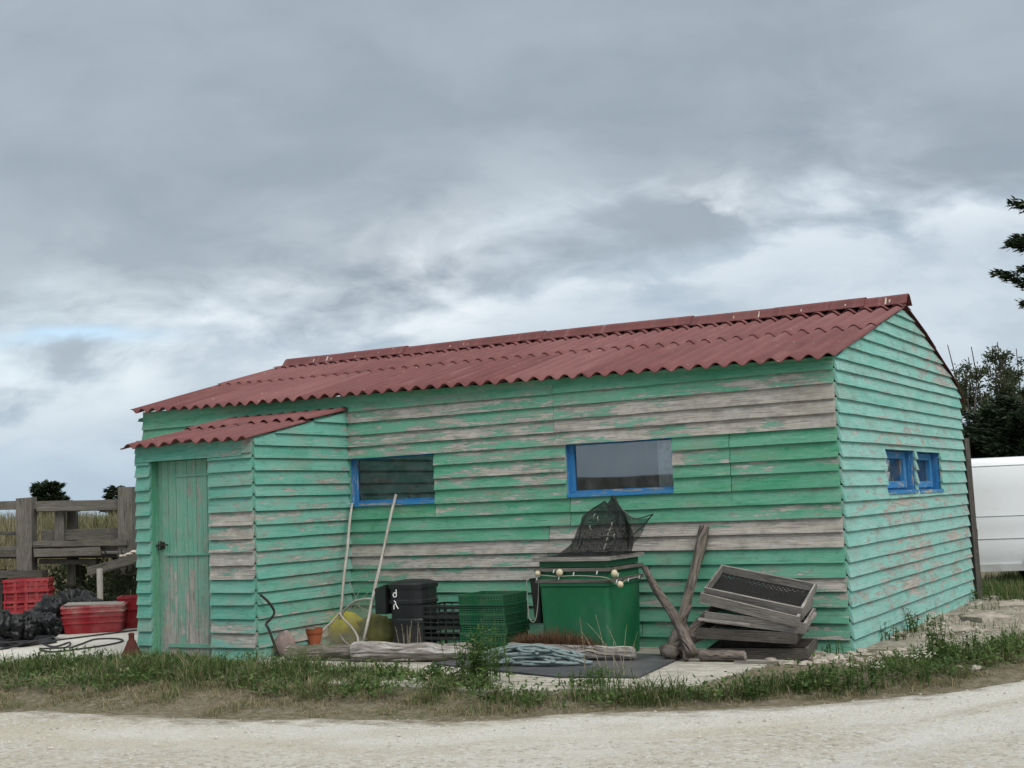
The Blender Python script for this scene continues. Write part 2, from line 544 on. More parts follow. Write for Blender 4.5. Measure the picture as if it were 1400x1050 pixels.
vs = [road_pt(i, j) for j in range(nv + 1) for i in range(len(rx))]
n = len(rx)
ruv = [(rx[i], (j / nv) ** 1.6 * 22) for j in range(nv + 1) for i in range(len(rx))]
rm.add(vs, [(j * n + i, (j + 1) * n + i, (j + 1) * n + i + 1, j * n + i + 1) for j in range(nv) for i in range(n - 1)], ruv)
g = NG('crushed_shell_road')
o = g.coord('Object')
big, mid, fin = g.noise(g.map(o, (.5, 1.1, 1)), 1.2, 5, .6), g.noise(o, 9, 7, .7), g.noise(o, 70, 5, .75)
v1 = g.vor(o, 38, 0); v2 = g.n('TexVoronoi', {'Vector': o, 'Scale': 38.0}, 1)
vcol = g.n('SeparateColor', [v2], 0)
c = g.mix(g.mr(big, .36, .64), (.66, .615, .50), (.80, .77, .68))
c = g.mix(g.mr(mid, .45, .68, 0, .55), c, (.50, .445, .345))
c = g.mix(g.mr(vcol, .80, .92, 0, .75), c, (.86, .85, .82))
c = g.mix(g.mr(vcol, .14, .05, 0, .55), c, (.36, .32, .27))
c = g.mix(g.mr(fin, .56, .72, 0, .5), c, (.44, .39, .31))
ru = g.coord('UV')
dist_ = g.n('SeparateXYZ', [ru], 1)
# compacted fine tracks with less loose stone, and soil trodden in from the verge
wob = g.mth('MULTIPLY', g.mth('SUBTRACT', g.noise(g.map(ru, (.5, .9, 1)), 1, 4, .6), .5), .9)
dd_ = g.mth('ADD', dist_, wob)
tr1 = g.mr(g.mth('ABSOLUTE', g.mth('SUBTRACT', dd_, .95)), .42, .12)
c = g.mix(g.mth('MULTIPLY', tr1, .75), c, g.mix(mid, (.62, .575, .455), (.78, .735, .62)))
white_ = g.mr(g.noise(g.map(ru, (.35, .8, 1), (5, 5, 0)), 1, 5, .6), .50, .62)
c = g.mix(g.mth('MULTIPLY', white_, .55), c, (.88, .865, .82))
sn = g.noise(g.map(o, (3.5, 6, 1)), 1, 8, .72)
c = g.mix(g.mr(g.mth('ADD', dist_, g.mth('MULTIPLY', g.mth('SUBTRACT', sn, .5), 1.6)), .42, .0), c, g.mix(fin, (.20, .165, .115), (.36, .31, .23)))
h = g.mth('ADD', g.mth('MULTIPLY', mid, .8), g.mth('ADD', g.mth('MULTIPLY', v1, -.8), fin))
M['road'] = g.done(g.bsdf(c, .95, 0, .1, g.bump(h, 1.0, .03)))
tag(rm.build('road', M['road'], smooth=True), kind='structure')

# loose pebbles lying on the road
pb = MB()
for k in range(2600):
    x = NR.uniform(-8, 5); y = road_y(x) - abs(NR.normal(0, 1.6)) - .02
    r = .004 + .011 * NR.random() ** 3
    z = height(x, y) + .022 if road_y(x) - y > .25 else height(x, y) + .006
    a = NR.uniform(0, 6.28)
    vs = [(x + r * math.cos(a + q) * (1.3 if q % 2 else 1), y + r * math.sin(a + q), z + (r * .1)) for q in (0, 1.57, 3.14, 4.71)] + [(x, y, z + r * .9)]
    pb.add(vs, [(0, 1, 4), (1, 2, 4), (2, 3, 4), (3, 0, 4)])
M['pebble'] = plain('pebble', (.44, .41, .35), .9, .15, scale=40, var=.5)
tag(pb.build('pebbles', M['pebble']), 'pale pebbles scattered over the crushed shell road', 'pebbles', kind='stuff')

# left yard slab
g = NG('yard_concrete')
o = g.coord('Object')
a, b = g.noise(o, 1.3, 6, .65), g.noise(o, 22, 5, .7)
c = g.mix(g.mr(a, .3, .7), (.44, .42, .37), (.60, .58, .53))
c = g.mix(g.mr(b, .5, .72, 0, .6), c, (.30, .28, .24))
M['slab'] = g.done(g.bsdf(c, .9, 0, .15, g.bump(b, .3, .008)))
sm = MB()
for (x0, x1) in ((-10.15, -6.9), (-13.6, -10.16), (-17.1, -13.61)):
    for (y0, y1) in ((-3.0, .29), (.30, 3.2)):
        x1b = x1 if y1 > .4 or x1 < -8 else x1
        sm.box(((x0 + x1b) / 2, (y0 + y1) / 2, -.09), (x1b - x0 - .015, y1 - y0 - .015, .08))
tag(sm.build('yard_slab', M['slab']), kind='structure')

# pale board deck in front of the long wall
dm = MB()
y = -2.86
while y < -.02:
    xe = -1.8 + (y + 2.86) * 2.25 if y < -2.32 else -.58 + (y + 2.32) * .12
    x0 = -5.42 + RNG.uniform(-.02, .02)
    cuts = [x0, RNG.uniform(-4.2, -3.4), RNG.uniform(-2.6, -1.9), xe + RNG.uniform(-.02, .03)]
    cuts = [q for q in cuts if q <= cuts[-1]]
    for a, b in zip(cuts, cuts[1:]):
        if b - a > .1:
            dm.box(((a + b) / 2, y + .055, -.068 + RNG.uniform(-.002, .002)), (b - a - .006, .112, .032), jit=.0025)
    y += .12
# joists under the board ends
for x in (-5.2, -4.2, -3.2, -2.2, -1.0):
    dm.box((x, -1.35, -.11), (.06, 2.5, .05))
tag(dm.build('deck', M['deck']), kind='structure')

# ------------------------------------------------------------------ shed
Z = [2.555, 2.45, 2.325, 2.187, 2.06, 1.931, 1.805, 1.663, 1.544, 1.399, 1.262, 1.127, .997, .862, .726, .594, .471, .335, .195, .05, -.09]
D = 5.41
X0 = -8.6                       # left end of the long wall
AX0, AX1, AY = -7.09, -5.475, -1.56   # annex


def siding(mb, fr, u0, u1, zb, zt, wear, tone, seed, row_h=None, zrow=None, slant=(0, 0), wob=.004):
    """one lapped board. fr(u, z, d) -> world point; wear is a list of (u, w); slant shifts the top ends"""
    L = abs(u1 - u0)
    nn = max(2, int(L / .16))
    zr0, zr1 = zrow or (zb, zt)
    th = lambda z: .039 - .028 * (z - zr0) / max(1e-4, zr1 - zr0)
    rr = random.Random(int(seed * 1000))
    top = zt + .012
    vs, uv, wr = [], [], []
    for i in range(nn + 1):
        t = i / nn
        ub = u0 + (u1 - u0) * t
        ut = (u0 + slant[0]) + (u1 + slant[1] - u0 - slant[0]) * t
        j = wob * mnoise.noise(Vector((ub * 1.3, seed * 7.7, 0))) + wob * .6 * mnoise.noise(Vector((ub * 5, seed * 3.1, 2)))
        jd = .004 * mnoise.noise(Vector((ub * 1.1, seed * 5.1, 7)))
        w = wear[0][1]
        for (a, wa), (b, wb) in zip(wear, wear[1:]):
            if ub >= a: w = wa + (wb - wa) * min(1, (ub - a) / max(1e-4, b - a))
        for (z, d, u) in ((zb + .035 + j, .002, ub), (zb + j, th(zb) + jd - .014, ub), (zb + j, th(zb) + jd, ub), ((zb + top) / 2 + j * .5, (th(zb) + th(top)) / 2 + jd * .7, (ub + ut) / 2), (top, th(top), ut), (top, -.006, ut)):
            vs.append(fr(u, z, d))
            uv.append((u + seed * 13.7, z - zb + seed * 5.3 + (.02 if d < 0 else 0)))
            wr.append(w)
    fs = []
    for i in range(nn):
        a, b = i * 6, i * 6 + 6
        for k in range(6):
            k2 = (k + 1) % 6
            fs.append((a + k, b + k, b + k2, a + k2))
    fs.append((0, 1, 2, 3, 4, 5))
    e = nn * 6
    fs.append((e + 5, e + 4, e + 3, e + 2, e + 1, e))
    mb.add(vs, fs, uv, wear=wr, tone=tone)


def pxf(px, py=600):      # x on the long wall for a photo column
    return at(px, py, 'y', 0).x


shed = thing('wooden_shed', 'long low clapboard shed in peeling mint green paint with a red corrugated roof', 'shed', (-4.3, 2.7, 0))

# --- long front wall
W1 = (-5.44, -4.33, 1.399, 1.931)
W2 = (-2.745, -1.60, 1.399, 1.931)
fw = MB()
frontf = lambda u, z, d: (u, -d, z)
# joints of the boards and (from, to, wear, tone) along each row, read off the photo
JA, JB, JC = -2.86, -1.02, -2.72
FRONT = {
    0: [(X0, -5.52, .06, .05), (-5.52, JA, .22, .1), (JA, 0, .10, .25)],
    1: [(X0, -5.52, .06, .0), (-5.52, JA, [(-5.3, .66), (-3.9, .62), (-3.0, .45)], .5), (JA, 0, [(JA, .28), (-1.6, .3), (-.9, .42), (0, .5)], .4)],
    2: [(X0, -5.52, .05, .0), (-5.52, JA, .33, .45), (JA, 0, [(JA, .5), (-2.2, .6), (-1.5, .8), (-.8, .78), (0, .9)], .5)],
    3: [(X0, JA, [(X0, .4), (-5.3, .55), (-3.0, .58)], .5), (JA, 0, [(JA, .8), (-2.1, .55), (-1.6, .8), (-.7, .72), (0, .9)], .5)],
    4: [(X0, JA, [(-5.3, .42), (-3.0, .50)], .5), (JA, 0, [(JA, .55), (-1.9, .62), (-1.5, .35), (-1.1, .7), (0, .82)], .5)],
    5: [(W1[1], W2[0], [(-4.3, .28), (-3.0, .42)], .2), (W2[1], JB, .03, .05), (JB + .004, 0, .04, .0)],
    6: [(W1[1], W2[0], [(-4.3, .2), (-3.3, .55), (-2.8, .5)], .15), (W2[1], JB, [(-1.6, .62), (-1.1, .3)], .2), (JB + .004, 0, .05, .05)],
    7: [(W1[1], W2[0], [(-4.3, .3), (-3.0, .45)], .1), (W2[1], JB, .03, .0), (JB + .004, 0, [(JB, .1), (-.7, .42), (-.3, .12), (0, .2)], .1)],
    8: [(W1[1], W2[0], [(-4.3, .08), (-3.4, .3), (-2.8, .35)], .0), (W2[1], JB, .04, .05), (JB + .004, 0, .05, .0)],
    9: [(W1[0] + .02, W1[1], .03, .0), (W1[1] + .004, JC, [(-4.3, .3), (-3.7, .2), (-2.8, .12)], .0), (JC + .004, JB, .1, .1), (JB, 0, [(JB, .1), (-.3, .2)], .15)],
    10: [(X0, JC, .06, .0), (JC + .004, 0, [(JC, .04), (-.9, .1), (-.4, .42), (0, .3)], .08)],
    11: [(X0, JC - .25, [(-5.4, .12), (-4.0, .2), (-3.0, .12)], .35), (JC - .246, 0, [(-2.9, .55), (-2.2, .7), (-.7, .82), (0, .80)], .5)],
    12: [(X0, JC, [(-5.4, .72), (-3.9, .78), (-2.8, .75)], .4), (JC + .004, 0, [(-2.7, .7), (-1, .82), (0, .88)], .4)],
    13: [(X0, -3.0, [(-5.4, .48), (-4.6, .62), (-3.0, .6)], .35), (-2.996, 0, [(-3, .35), (-2.3, .1), (0, .07)], .6)],
    14: [(X0, -1.9, [(-5.4, .40), (-4.8, .66), (-3.3, .6), (-2.4, .3)], .35), (-1.896, 0, .09, .55)],
    15: [(X0, -2.4, .1, .5), (-2.396, 0, [(-2.4, .12), (-1.0, .1), (-.5, .55), (0, .62)], .5)],
    16: [(X0, -2.4, .08, .55), (-2.396, 0, [(-2.4, .12), (-1.9, .35), (-1.2, .12), (-.5, .5), (0, .3)], .5)],
    17: [(X0, -3.1, .1, .5), (-3.096, 0, [(-3, .1), (0, .15)], .6)],
    18: [(X0, -2.0, .12, .5), (-1.996, 0, [(-2, .12), (-.7, .2), (-.35, .6), (0, .3)], .55)],
    19: [(X0, 0, .2, .5)],
}
for k in range(20):
    for (a, b, w, tn) in FRONT[k]:
        if not isinstance(w, list): w = [(a, w), (b, w)]
        # long stretches are several boards butted together
        cuts = [a]
        if b - a > 3.6: cuts.append(a + (b - a) * RNG.uniform(.4, .6))
        cuts.append(b)
        for p, q in zip(cuts, cuts[1:]):
            siding(fw, frontf, p + .0015, q - .0015, Z[k + 1], Z[k], w, tn + RNG.uniform(-.18, .28), RNG.random() * 9)
    if k in (5, 6, 7, 8):
        siding(fw, frontf, X0, W1[0], Z[k + 1], Z[k], [(X0, .2), (0, .2)], .3, RNG.random() * 9)
siding(fw, frontf, X0, W1[0] + .02, Z[10], Z[9], [(X0, .2), (0, .2)], .3, RNG.random() * 9)
fw.add([(0, -.012, 2.55), (X0, -.012, 2.55), (X0, -.012, 2.672), (0, -.012, 2.568), (0, .006, 2.55), (X0, .006, 2.55), (X0, .006, 2.672), (0, .006, 2.568)],
       [(0, 3, 2, 1), (4, 5, 6, 7), (3, 7, 6, 2), (1, 2, 6, 5), (0, 4, 7, 3)], wear=.05, tone=.05)
fwo = fw.build('wall', M['front'], shed)

# --- gable wall on the right
EAVE, RIDGE, RY = 2.575, 3.305, 2.75
BKY = [2.75, 3.63, 4.50, 4.95, 5.32, 5.52, 5.66]
BKZ = [3.305, 3.085, 2.815, 2.69, 2.53, 2.425, 2.35]


def front_slope_y(z):
    return (z - EAVE) / (RIDGE - EAVE) * RY


def back_slope_y(z):
    # the back slope drops a little faster near its eave, as seen in the photo
    return float(np.interp(-z, [-q for q in BKZ], BKY))


gw = MB()
gabf = lambda u, z, d: (d, u, z)
GW = [(1.545, 2.775, 1.308, 1.755), (2.87, 4.02, 1.300, 1.748)]
ztop = [Z[0]]
zz = [2.555, 2.685, 2.815, 2.945, 3.075, 3.195, 3.275]
GWEAR = {3: .12, 4: .16, 5: .24, 6: .18, 7: .15, 8: .2, 9: .18, 10: .3, 11: .26, 12: .16, 13: .3, 14: .3, 15: .32, 16: .28, 17: .22, 18: .16, 19: .2}
for k in range(20):
    w0 = GWEAR.get(k, .1)
    a, b = 0.0, D
    if k == 0: b = 5.42
    ws = [(0, w0 * .6), (1.2, w0 * 1.1), (2.6, w0 * 1.7), (3.4, w0), (5.4, w0 * 1.35)]
    cutsets = []
    zb, zt = Z[k + 1], Z[k]
    seed, tn = RNG.random() * 9, RNG.uniform(.1, .9)
    segs = [(a, b, zb, zt)]
    for (wa, wb, wz0, wz1) in GW:
        out = []
        for (p, q, r, s_) in segs:
            if q <= wa or p >= wb or r >= wz1 - 1e-3 or s_ <= wz0 + 1e-3: out.append((p, q, r, s_)); continue
            out.append((p, wa, r, s_))
            if s_ > wz1 + .012: out.append((wa, wb, wz1, s_))
            if r < wz0 - .012: out.append((wa, wb, r, wz0))
            out.append((wb, q, r, s_))
        segs = out
    if len(segs) == 1 and k % 3 != 1:
        j = {0: 2.3, 2: 2.62, 3: 2.4, 5: 3.1}.get(k, RNG.uniform(2.3, 3.2))
        segs = [(a, j - .002, zb, zt), (j + .002, b, zb, zt)]
    for i, (p, q, r, s_) in enumerate(segs):
        if s_ - r < .01: continue
        siding(gw, gabf, p, q, r, s_, ws, min(1, max(0, tn + .15 * (i % 2))), seed + i * .37, zrow=(zb, zt), wob=.005)
for i in range(len(zz) - 1):
    zb, zt = zz[i], zz[i + 1]
    a0, a1 = max(0, front_slope_y(zb)), front_slope_y(zt + .012)
    b0, b1 = min(D, back_slope_y(zb)), min(D, back_slope_y(zt + .012))
    siding(gw, gabf, a0, b0, zb, zt, [(0, .06), (2.7, .1), (4.4, .42), (5.4, .5)], RNG.uniform(.1, .8), RNG.random() * 9, slant=(a1 - a0, b1 - b0), wob=.005)
gw.build('wall', M['gable'], shed)

# --- hidden left and back walls
lw = MB()
leftf = lambda u, z, d: (X0 - d, u, z)
backf = lambda u, z, d: (u, D + d, z)
for k in range(20):
    siding(lw, leftf, 0, D, Z[k + 1], Z[k], [(0, .2), (6, .3)], .4, RNG.random() * 9)
for i in range(len(zz) - 1):
    siding(lw, leftf, front_slope_y(zz[i]), back_slope_y(zz[i]), zz[i], zz[i + 1], [(0, .2), (6, .3)], .4, RNG.random() * 9,
           slant=(front_slope_y(zz[i + 1]) - front_slope_y(zz[i]), back_slope_y(zz[i + 1]) - back_slope_y(zz[i])))
lw.build('wall', M['annex'], shed)
bw = MB()
for k in range(1, 20):
    siding(bw, backf, X0, -.03, Z[k + 1], Z[k], [(X0, .2), (0, .3)], .4, RNG.random() * 9)
bw.build('wall', M['annex'], shed)

# --- inner lining keeps the rooms dark
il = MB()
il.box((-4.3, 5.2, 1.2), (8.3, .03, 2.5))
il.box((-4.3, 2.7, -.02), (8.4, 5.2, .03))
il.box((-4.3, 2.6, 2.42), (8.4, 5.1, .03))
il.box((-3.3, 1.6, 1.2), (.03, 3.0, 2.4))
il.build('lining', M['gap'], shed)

# --- annex walls
an = MB()
anf = lambda u, z, d: (u, AY - d, z)
ans = lambda u, z, d: (AX1 + d, u, z)
ansl = lambda u, z, d: (AX0 - d, u, z)
DOOR = (-6.885, -6.055, 1.965)
AW = {7: .06, 8: .1, 9: .72, 10: .5, 11: .55, 12: .78, 13: .78, 14: .05, 15: .06, 16: .08, 17: .4, 18: .55, 19: .2}
for k in range(4, 20):
    zb, zt = Z[k + 1], Z[k]
    if k == 4: zt = 2.0
    w = AW.get(k, .12)
    siding(an, anf, AX0, DOOR[0], zb, zt, [(AX0, .10), (0, .16)], RNG.uniform(.2, .7), RNG.random() * 9)
    siding(an, anf, DOOR[1], AX1, zb, zt, [(DOOR[1], w), (AX1, w)], RNG.uniform(.2, .7), RNG.random() * 9)
# lintel board over the door
siding(an, anf, AX0, AX1 - .12, 1.962, 2.13, [(AX0, .06), (AX1 - .4, .12), (AX1, .3)], .15, 2.2)
siding(an, anf, AX1 - .118, AX1, 1.985, 2.13, [(AX0, .3), (AX1, .6)], .3, 4.2)
# side wall facing right, cut to the slope of the lean-to roof
atop = lambda y: 2.455 + (y) * (2.455 - 2.115) / 1.56
SW = {2: .05, 3: .1, 4: .16, 5: .08, 6: .18, 7: .14, 8: .18, 9: .25, 10: .2, 11: .2, 12: .3, 13: .22, 14: .18, 15: .2, 16: .18, 17: .25, 18: .4, 19: .22}
for k in range(1, 20):
    zb, zt = Z[k + 1], Z[k]
    ya = AY + .0
    if zb > 2.11:
        y0, y1 = (zb - 2.455) / (.34 / 1.56), min(-.03, (zt - 2.455) / (.34 / 1.56))
        if y0 > -.05: continue
        siding(an, ans, y0, -.032, zb, min(zt, 2.44), [(AY, .1), (0, .12)], .6, RNG.random() * 9, slant=(y1 - y0, 0))
    else:
        zt2 = zt
        w = SW.get(k, .15)
        if zt > 2.115:
            siding(an, ans, ya, -.032, zb, 2.115, [(AY, .1), (0, .12)], .6, 5.1, zrow=(zb, zt))
            siding(an, ans, ya, -.032, 2.115, zt, [(AY, .1), (0, .12)], .6, 5.1, zrow=(zb, zt), slant=((zt - 2.115) / (.34 / 1.56), 0))
        else:
            siding(an, ans, ya, -.032, zb, zt, [(AY, w * .9), (-.8, w * 1.1), (-.5, w * 1.6), (0, w)], RNG.uniform(.2, .8), RNG.random() * 9)
for k in range(3, 20):
    siding(an, ansl, AY, -.03, Z[k + 1], Z[k], [(AY, .2), (0, .2)], .4, RNG.random() * 9)
an.build('wall', M['annex'], shed)

# jambs and recessed plank door
jm = MB()
for x, s_ in ((DOOR[0] - .012, 1), (DOOR[1] + .012, -1)):
    jm.box((x, AY + .075, .93), (.022, .16, 2.06), wear=.06, tone=0.0)
jm.box(((DOOR[0] + DOOR[1]) / 2, AY + .06, 1.975), (.86, .12, .02), wear=.1, tone=0)
jm.build('door_frame', M['front'], shed)
dr = MB()
x = DOOR[0]
ws = [.055, .09, .06, .05, .10, .055, .075, .05, .09, .06, .05, .08]
sc = (DOOR[1] - DOOR[0]) / sum(ws)
for i, w in enumerate(ws):
    w *= sc
    nseg = 10
    for s0, s1 in ((0, .985), (.985, 1.96)):
        vs, uv, wr = [], [], []
        o = RNG.random() * 30
        for q in range(nseg + 1):
            z = s0 + (s1 - s0) * q / nseg - (.06 if s0 == 0 and q == 0 else 0)
            wv = .16 + .34 * max(0, 1 - z / 1.1) + RNG.uniform(-.05, .05) + (.2 if i in (3, 6, 7) and z < .8 else 0)
            for (dx, dy) in ((.002, 0), (.002, -.018), (w - .002, -.018), (w - .002, 0)):
                vs.append((x + dx, AY + .115 + dy - (.003 if i % 2 else 0), z))
                uv.append((z + o, dx + o))
                wr.append(wv)
        fs = [(a * 4 + k, a * 4 + 4 + k, a * 4 + 4 + k + 1, a * 4 + k + 1) for a in range(nseg) for k in range(3)]
        fs += [(0, 1, 2, 3), tuple(nseg * 4 + k for k in (3, 2, 1, 0))]
        dr.add(vs, fs, uv, wear=wr, tone=RNG.random())
    x += w
dr.box(((DOOR[0] + DOOR[1]) / 2, AY + .122, .95), (.80, .012, 2.0), wear=.1, tone=.0)
dr.box(((DOOR[0] + DOOR[1]) / 2 + .05, AY + .088, .985), (.70, .022, .03), wear=.12, tone=.2)
dr.box(((DOOR[0] + DOOR[1]) / 2 + .13, AY + .090, 1.80), (.55, .016, .022), wear=.2, tone=.2)
dr.box(((DOOR[0] + DOOR[1]) / 2 + .06, AY + .088, .045), (.68, .02, .04), wear=.35, tone=.2)
dro = dr.build('door', M['door'], shed)
hd = MB()
hd.bar((-6.90, AY + .06, 1.08), (-6.72, AY + .055, 1.085), .016)
hd.box((-6.82, AY + .085, 1.08), (.05, .02, .07))
hd.tube([(-6.845, AY + .09, 1.12), (-6.845, AY + .05, 1.12), (-6.845, AY + .05, 1.04), (-6.845, AY + .09, 1.04)], .006, 6)
hd.build('handle', M['iron'], dro)


# --- windows
def window(x0, x1, z0, z1, place, depth, fw_, sill, curtain=None, parent=shed, pane_in=None):
    """place(u, d, z): u along the wall, d inwards"""
    f = MB()
    def pbox(u0, u1, d0, d1, za, zb_, mb=f, **k):
        if 'wear' in k: k['wear'] = .24
        P = [place(u, d, z) for u in (u0, u1) for d in (d0, d1) for z in (za, zb_)]
        lo = [min(p[i] for p in P) for i in range(3)]; hi = [max(p[i] for p in P) for i in range(3)]
        mb.box([(lo[i] + hi[i]) / 2 for i in range(3)], [hi[i] - lo[i] for i in range(3)], **k)
    w = dict(wear=.10, tone=.4)
    # the frame sits behind the boards: only the reveal, the left stile and the sill show
    pbox(x0 - .03, x0, -.006, depth + .05, z0 - .02, z1 + .03, **w)                      # left reveal board
    pbox(x1, x1 + .03, -.006, depth + .05, z0 - .02, z1 + .03, **w)                      # right reveal board
    pbox(x0, x0 + fw_, depth - .025, depth + .05, z0, z1 + .03, **w)                     # stiles and rails
    pbox(x1 - fw_ * .5, x1, depth - .025, depth + .05, z0, z1 + .03, **w)
    pbox(x0 + fw_, x1 - fw_ * .5, depth - .024, depth + .05, z1 - .012, z1 + .03, **w)
    pbox(x0 + fw_, x1 - fw_ * .5, depth - .022, depth + .05, z0, z0 + .058, **w)
    fo = f.build('window', M['blue'], parent)
    s = MB()
    pbox(x0 + .003, x1 - .003, -.042, depth - .02, z0 - .006, z0 + .030, mb=s, wear=.12, tone=.9)
    s.build('sill', M['blue'], fo)
    p = MB()
    if pane_in:
        fr = MB()
        q = pane_in
        a0, a1, b0, b1 = x0 + fw_, x1 - fw_ * .5, z0 + .058, z1 - .012
        pbox(a0, a0 + q, depth - .045, depth + .02, b0, b1, mb=fr, wear=.05, tone=1)
        pbox(a1 - q, a1, depth - .045, depth + .02, b0, b1, mb=fr, wear=.05, tone=1)
        pbox(a0 + q, a1 - q, depth - .045, depth + .02, b1 - q * .7, b1, mb=fr, wear=.05, tone=1)
        pbox(a0 + q, a1 - q, depth - .045, depth + .02, b0, b0 + q * .7, mb=fr, wear=.05, tone=1)
        fr.build('casement', M['blue'], fo)
        pbox(a0 + q, a1 - q, depth, depth + .006, b0 + q * .7, b1 - q * .7, mb=p)
    else:
        pbox(x0 + fw_, x1 - fw_ * .5, depth, depth + .006, z0 + .058, z1 - .012, mb=p)
    p.build('pane', M['glass'], fo)
    if curtain:
        c = MB()
        a, b = curtain
        def cp(u, v):
            uu = a + (b - a) * u
            gather = 1 - .25 * v * (1 - v)
            pt = place(uu * 1.0 + .02 * (1 - gather), depth + .026 + .010 * math.sin(u * 28) + .004 * math.sin(v * 5 + u * 9), z0 + .02 + (z1 - z0 - .03) * v)
            return pt, (u, v)
        c.grid(cp, 26, 8)
        c.build('curtain', M['curtain'], fo, smooth=True)
    return fo


wfront = lambda u, d, z: (u, d, z)
wgable = lambda u, d, z: (-d, u, z)
window(*W1[:2], W1[2] + .010, W1[3] - .002, wfront, .070, .050, True, curtain=(-4.47, -4.36))
window(*W2[:2], W2[2] + .010, W2[3] - .002, wfront, .070, .055, True, curtain=(-1.80, -1.63))
for (a, b, z0, z1) in GW:
    window(a, b, z0, z1, wgable, .120, .04, True, pane_in=.10, curtain=(a + .15, b - .25))


# --- corrugated roofs
PITCH, AMP = .177, .0255


def sheet(mb, xa, xb, P, t0, t1, lift, tone, phase=0.0, nt=8, tilt=0.0, thick=.007, amp=AMP):
    """P(x, t) -> (y, z) along the slope; t 0 at the eave"""
    nxs = max(4, int((xb - xa) / PITCH * 10))
    vs, uv, fs = [], [], []
    for lay in (0, 1):
        for j in range(nt + 1):
            t = t0 + (t1 - t0) * j / nt
            for i in range(nxs + 1):
                x = xa + (xb - xa) * i / nxs
                y, z = P(x, t)
                c = math.cos(2 * PI * (x + phase) / PITCH)
                z += amp * c * (1 - .12 * c) + lift * (1 - .75 * j / nt) - lay * thick + tilt * (x - xa)
                z += .006 * mnoise.noise(Vector((x * 1.5, t * 3, 1)))
                vs.append((x, y, z)); uv.append((x, t * 3))
    N = (nt + 1) * (nxs + 1)
    for j in range(nt):
        for i in range(nxs):
            a = j * (nxs + 1) + i
            fs.append((a, a + 1, a + nxs + 2, a + nxs + 1))
            fs.append((N + a, N + a + nxs + 1, N + a + nxs + 2, N + a + 1))
    for i in range(nxs):
        fs.append((i, N + i, N + i + 1, i + 1))
        a = nt * (nxs + 1) + i
        fs.append((a, a + 1, N + a + 1, N + a))
    for j in range(nt):
        a = j * (nxs + 1)
        fs.append((a, a + nxs + 1, N + a + nxs + 1, N + a))
        a += nxs
        fs.append((a, N + a, N + a + nxs + 1, a + nxs + 1))
    mb.add(vs, fs, uv, tone=tone)


RX0, RX1 = -8.69, .055


def sag(x):
    return .112 * (-x / 8.55) + .008 * math.sin(x * 1.1)


def fslope(x, t):
    y = -.15 + (RY + .15) * t
    return y, EAVE + .034 + (y / RY) * (RIDGE - EAVE) + sag(x) * (1 - .22 * t)


def bslope(x, t):
    y = RY + (5.64 - RY) * (1 - t)
    return y, float(np.interp(y, BKY, BKZ)) + .034 + sag(x) * .78


rf = MB()
wsh = PITCH * 5
xx = RX0
while xx < RX1 - .02:
    xb = min(RX1, xx + wsh)
    if RX1 - xb < .3: xb = RX1
    for (S, fl) in ((fslope, 0), (bslope, 1)):
        e = RNG.uniform(-.006, .006)
        sheet(rf, xx, xb + (.012 if xb < RX1 else 0), S, e, .575, .0, RNG.random(), tilt=RNG.uniform(-.004, .004))
        sheet(rf, xx, xb + (.012 if xb < RX1 else 0), S, .925, .999, .026, RNG.random() * .6, nt=3)
        sheet(rf, xx, xb + (.012 if xb < RX1 else 0), S, .535, .97, .014, RNG.random(), tilt=RNG.uniform(-.004, .004))
    xx = xb
roof = rf.build('roof', M['roof'], shed, smooth=True)
# ridge caps: overlapping folded pieces
x = -8.60
k = 0
while x < RX1 - .05:
    rc = MB()
    xb = min(RX1 - .02, x + 1.02 + RNG.uniform(-.05, .05))
    lift = .002 + .007 * (k % 2) + RNG.uniform(0, .005)
    prof = [(-.135, -.012), (-.10, .020), (-.06, .066), (-.025, .086), (.025, .086), (.06, .066), (.10, .020), (.135, -.012)]
    vs, uv = [], []
    for (xq, t) in ((x, 0), (xb + .05, 1)):
        for lay in (0, 1):
            for (dy, dz) in prof:
                vs.append((xq, RY + dy, RIDGE + .050 + sag(xq) * .78 + dz * 1.12 + lift - lay * .008 + (t - .5) * .006))
                uv.append((xq, dy + .5))
    n = len(prof)
    fs = []
    for q in range(n - 1):
        fs.append((q, q + 1, 2 * n + q + 1, 2 * n + q))
        fs.append((n + q, 3 * n + q, 3 * n + q + 1, n + q + 1))
        fs.append((q, n + q, n + q + 1, q + 1))
        fs.append((2 * n + q, 2 * n + q + 1, 3 * n + q + 1, 3 * n + q))
    fs += [(0, 2 * n, 3 * n, n), (n - 1, 2 * n - 1, 4 * n - 1, 3 * n - 1)]
    rc.add(vs, fs, uv, tone=RNG.uniform(-.3, .2))
    rc.build('ridge_cap', M['roof'], roof)
    x = xb
    k += 1
# bird droppings and mortar dabs on the ridge
for (px, py, l) in ((425, 497, .05), (443, 495, .09), (449, 500, .03), (482, 497, .03), (1035, 433, .10), (1093, 428, .04), (1209, 413, .09), (1154, 430, .05), (1002, 466, .04), (1215, 424, .04), (612, 487, .03)):
    p = at(px, py, 'y', RY - .17)
    dp = MB()
    dp.box((p.x, RY - .10, RIDGE + .075 + sag(p.x) * .78), (.012, .02, l), Matrix.Rotation(-.5, 3, 'X'), jit=.004)
    dp.build('dropping', M['shell'], roof)

ar = MB()


def aslope(x, t):
    y = -1.70 + 1.70 * t
    return y, 2.155 + (y + 1.62) / 1.62 * .335 + .0


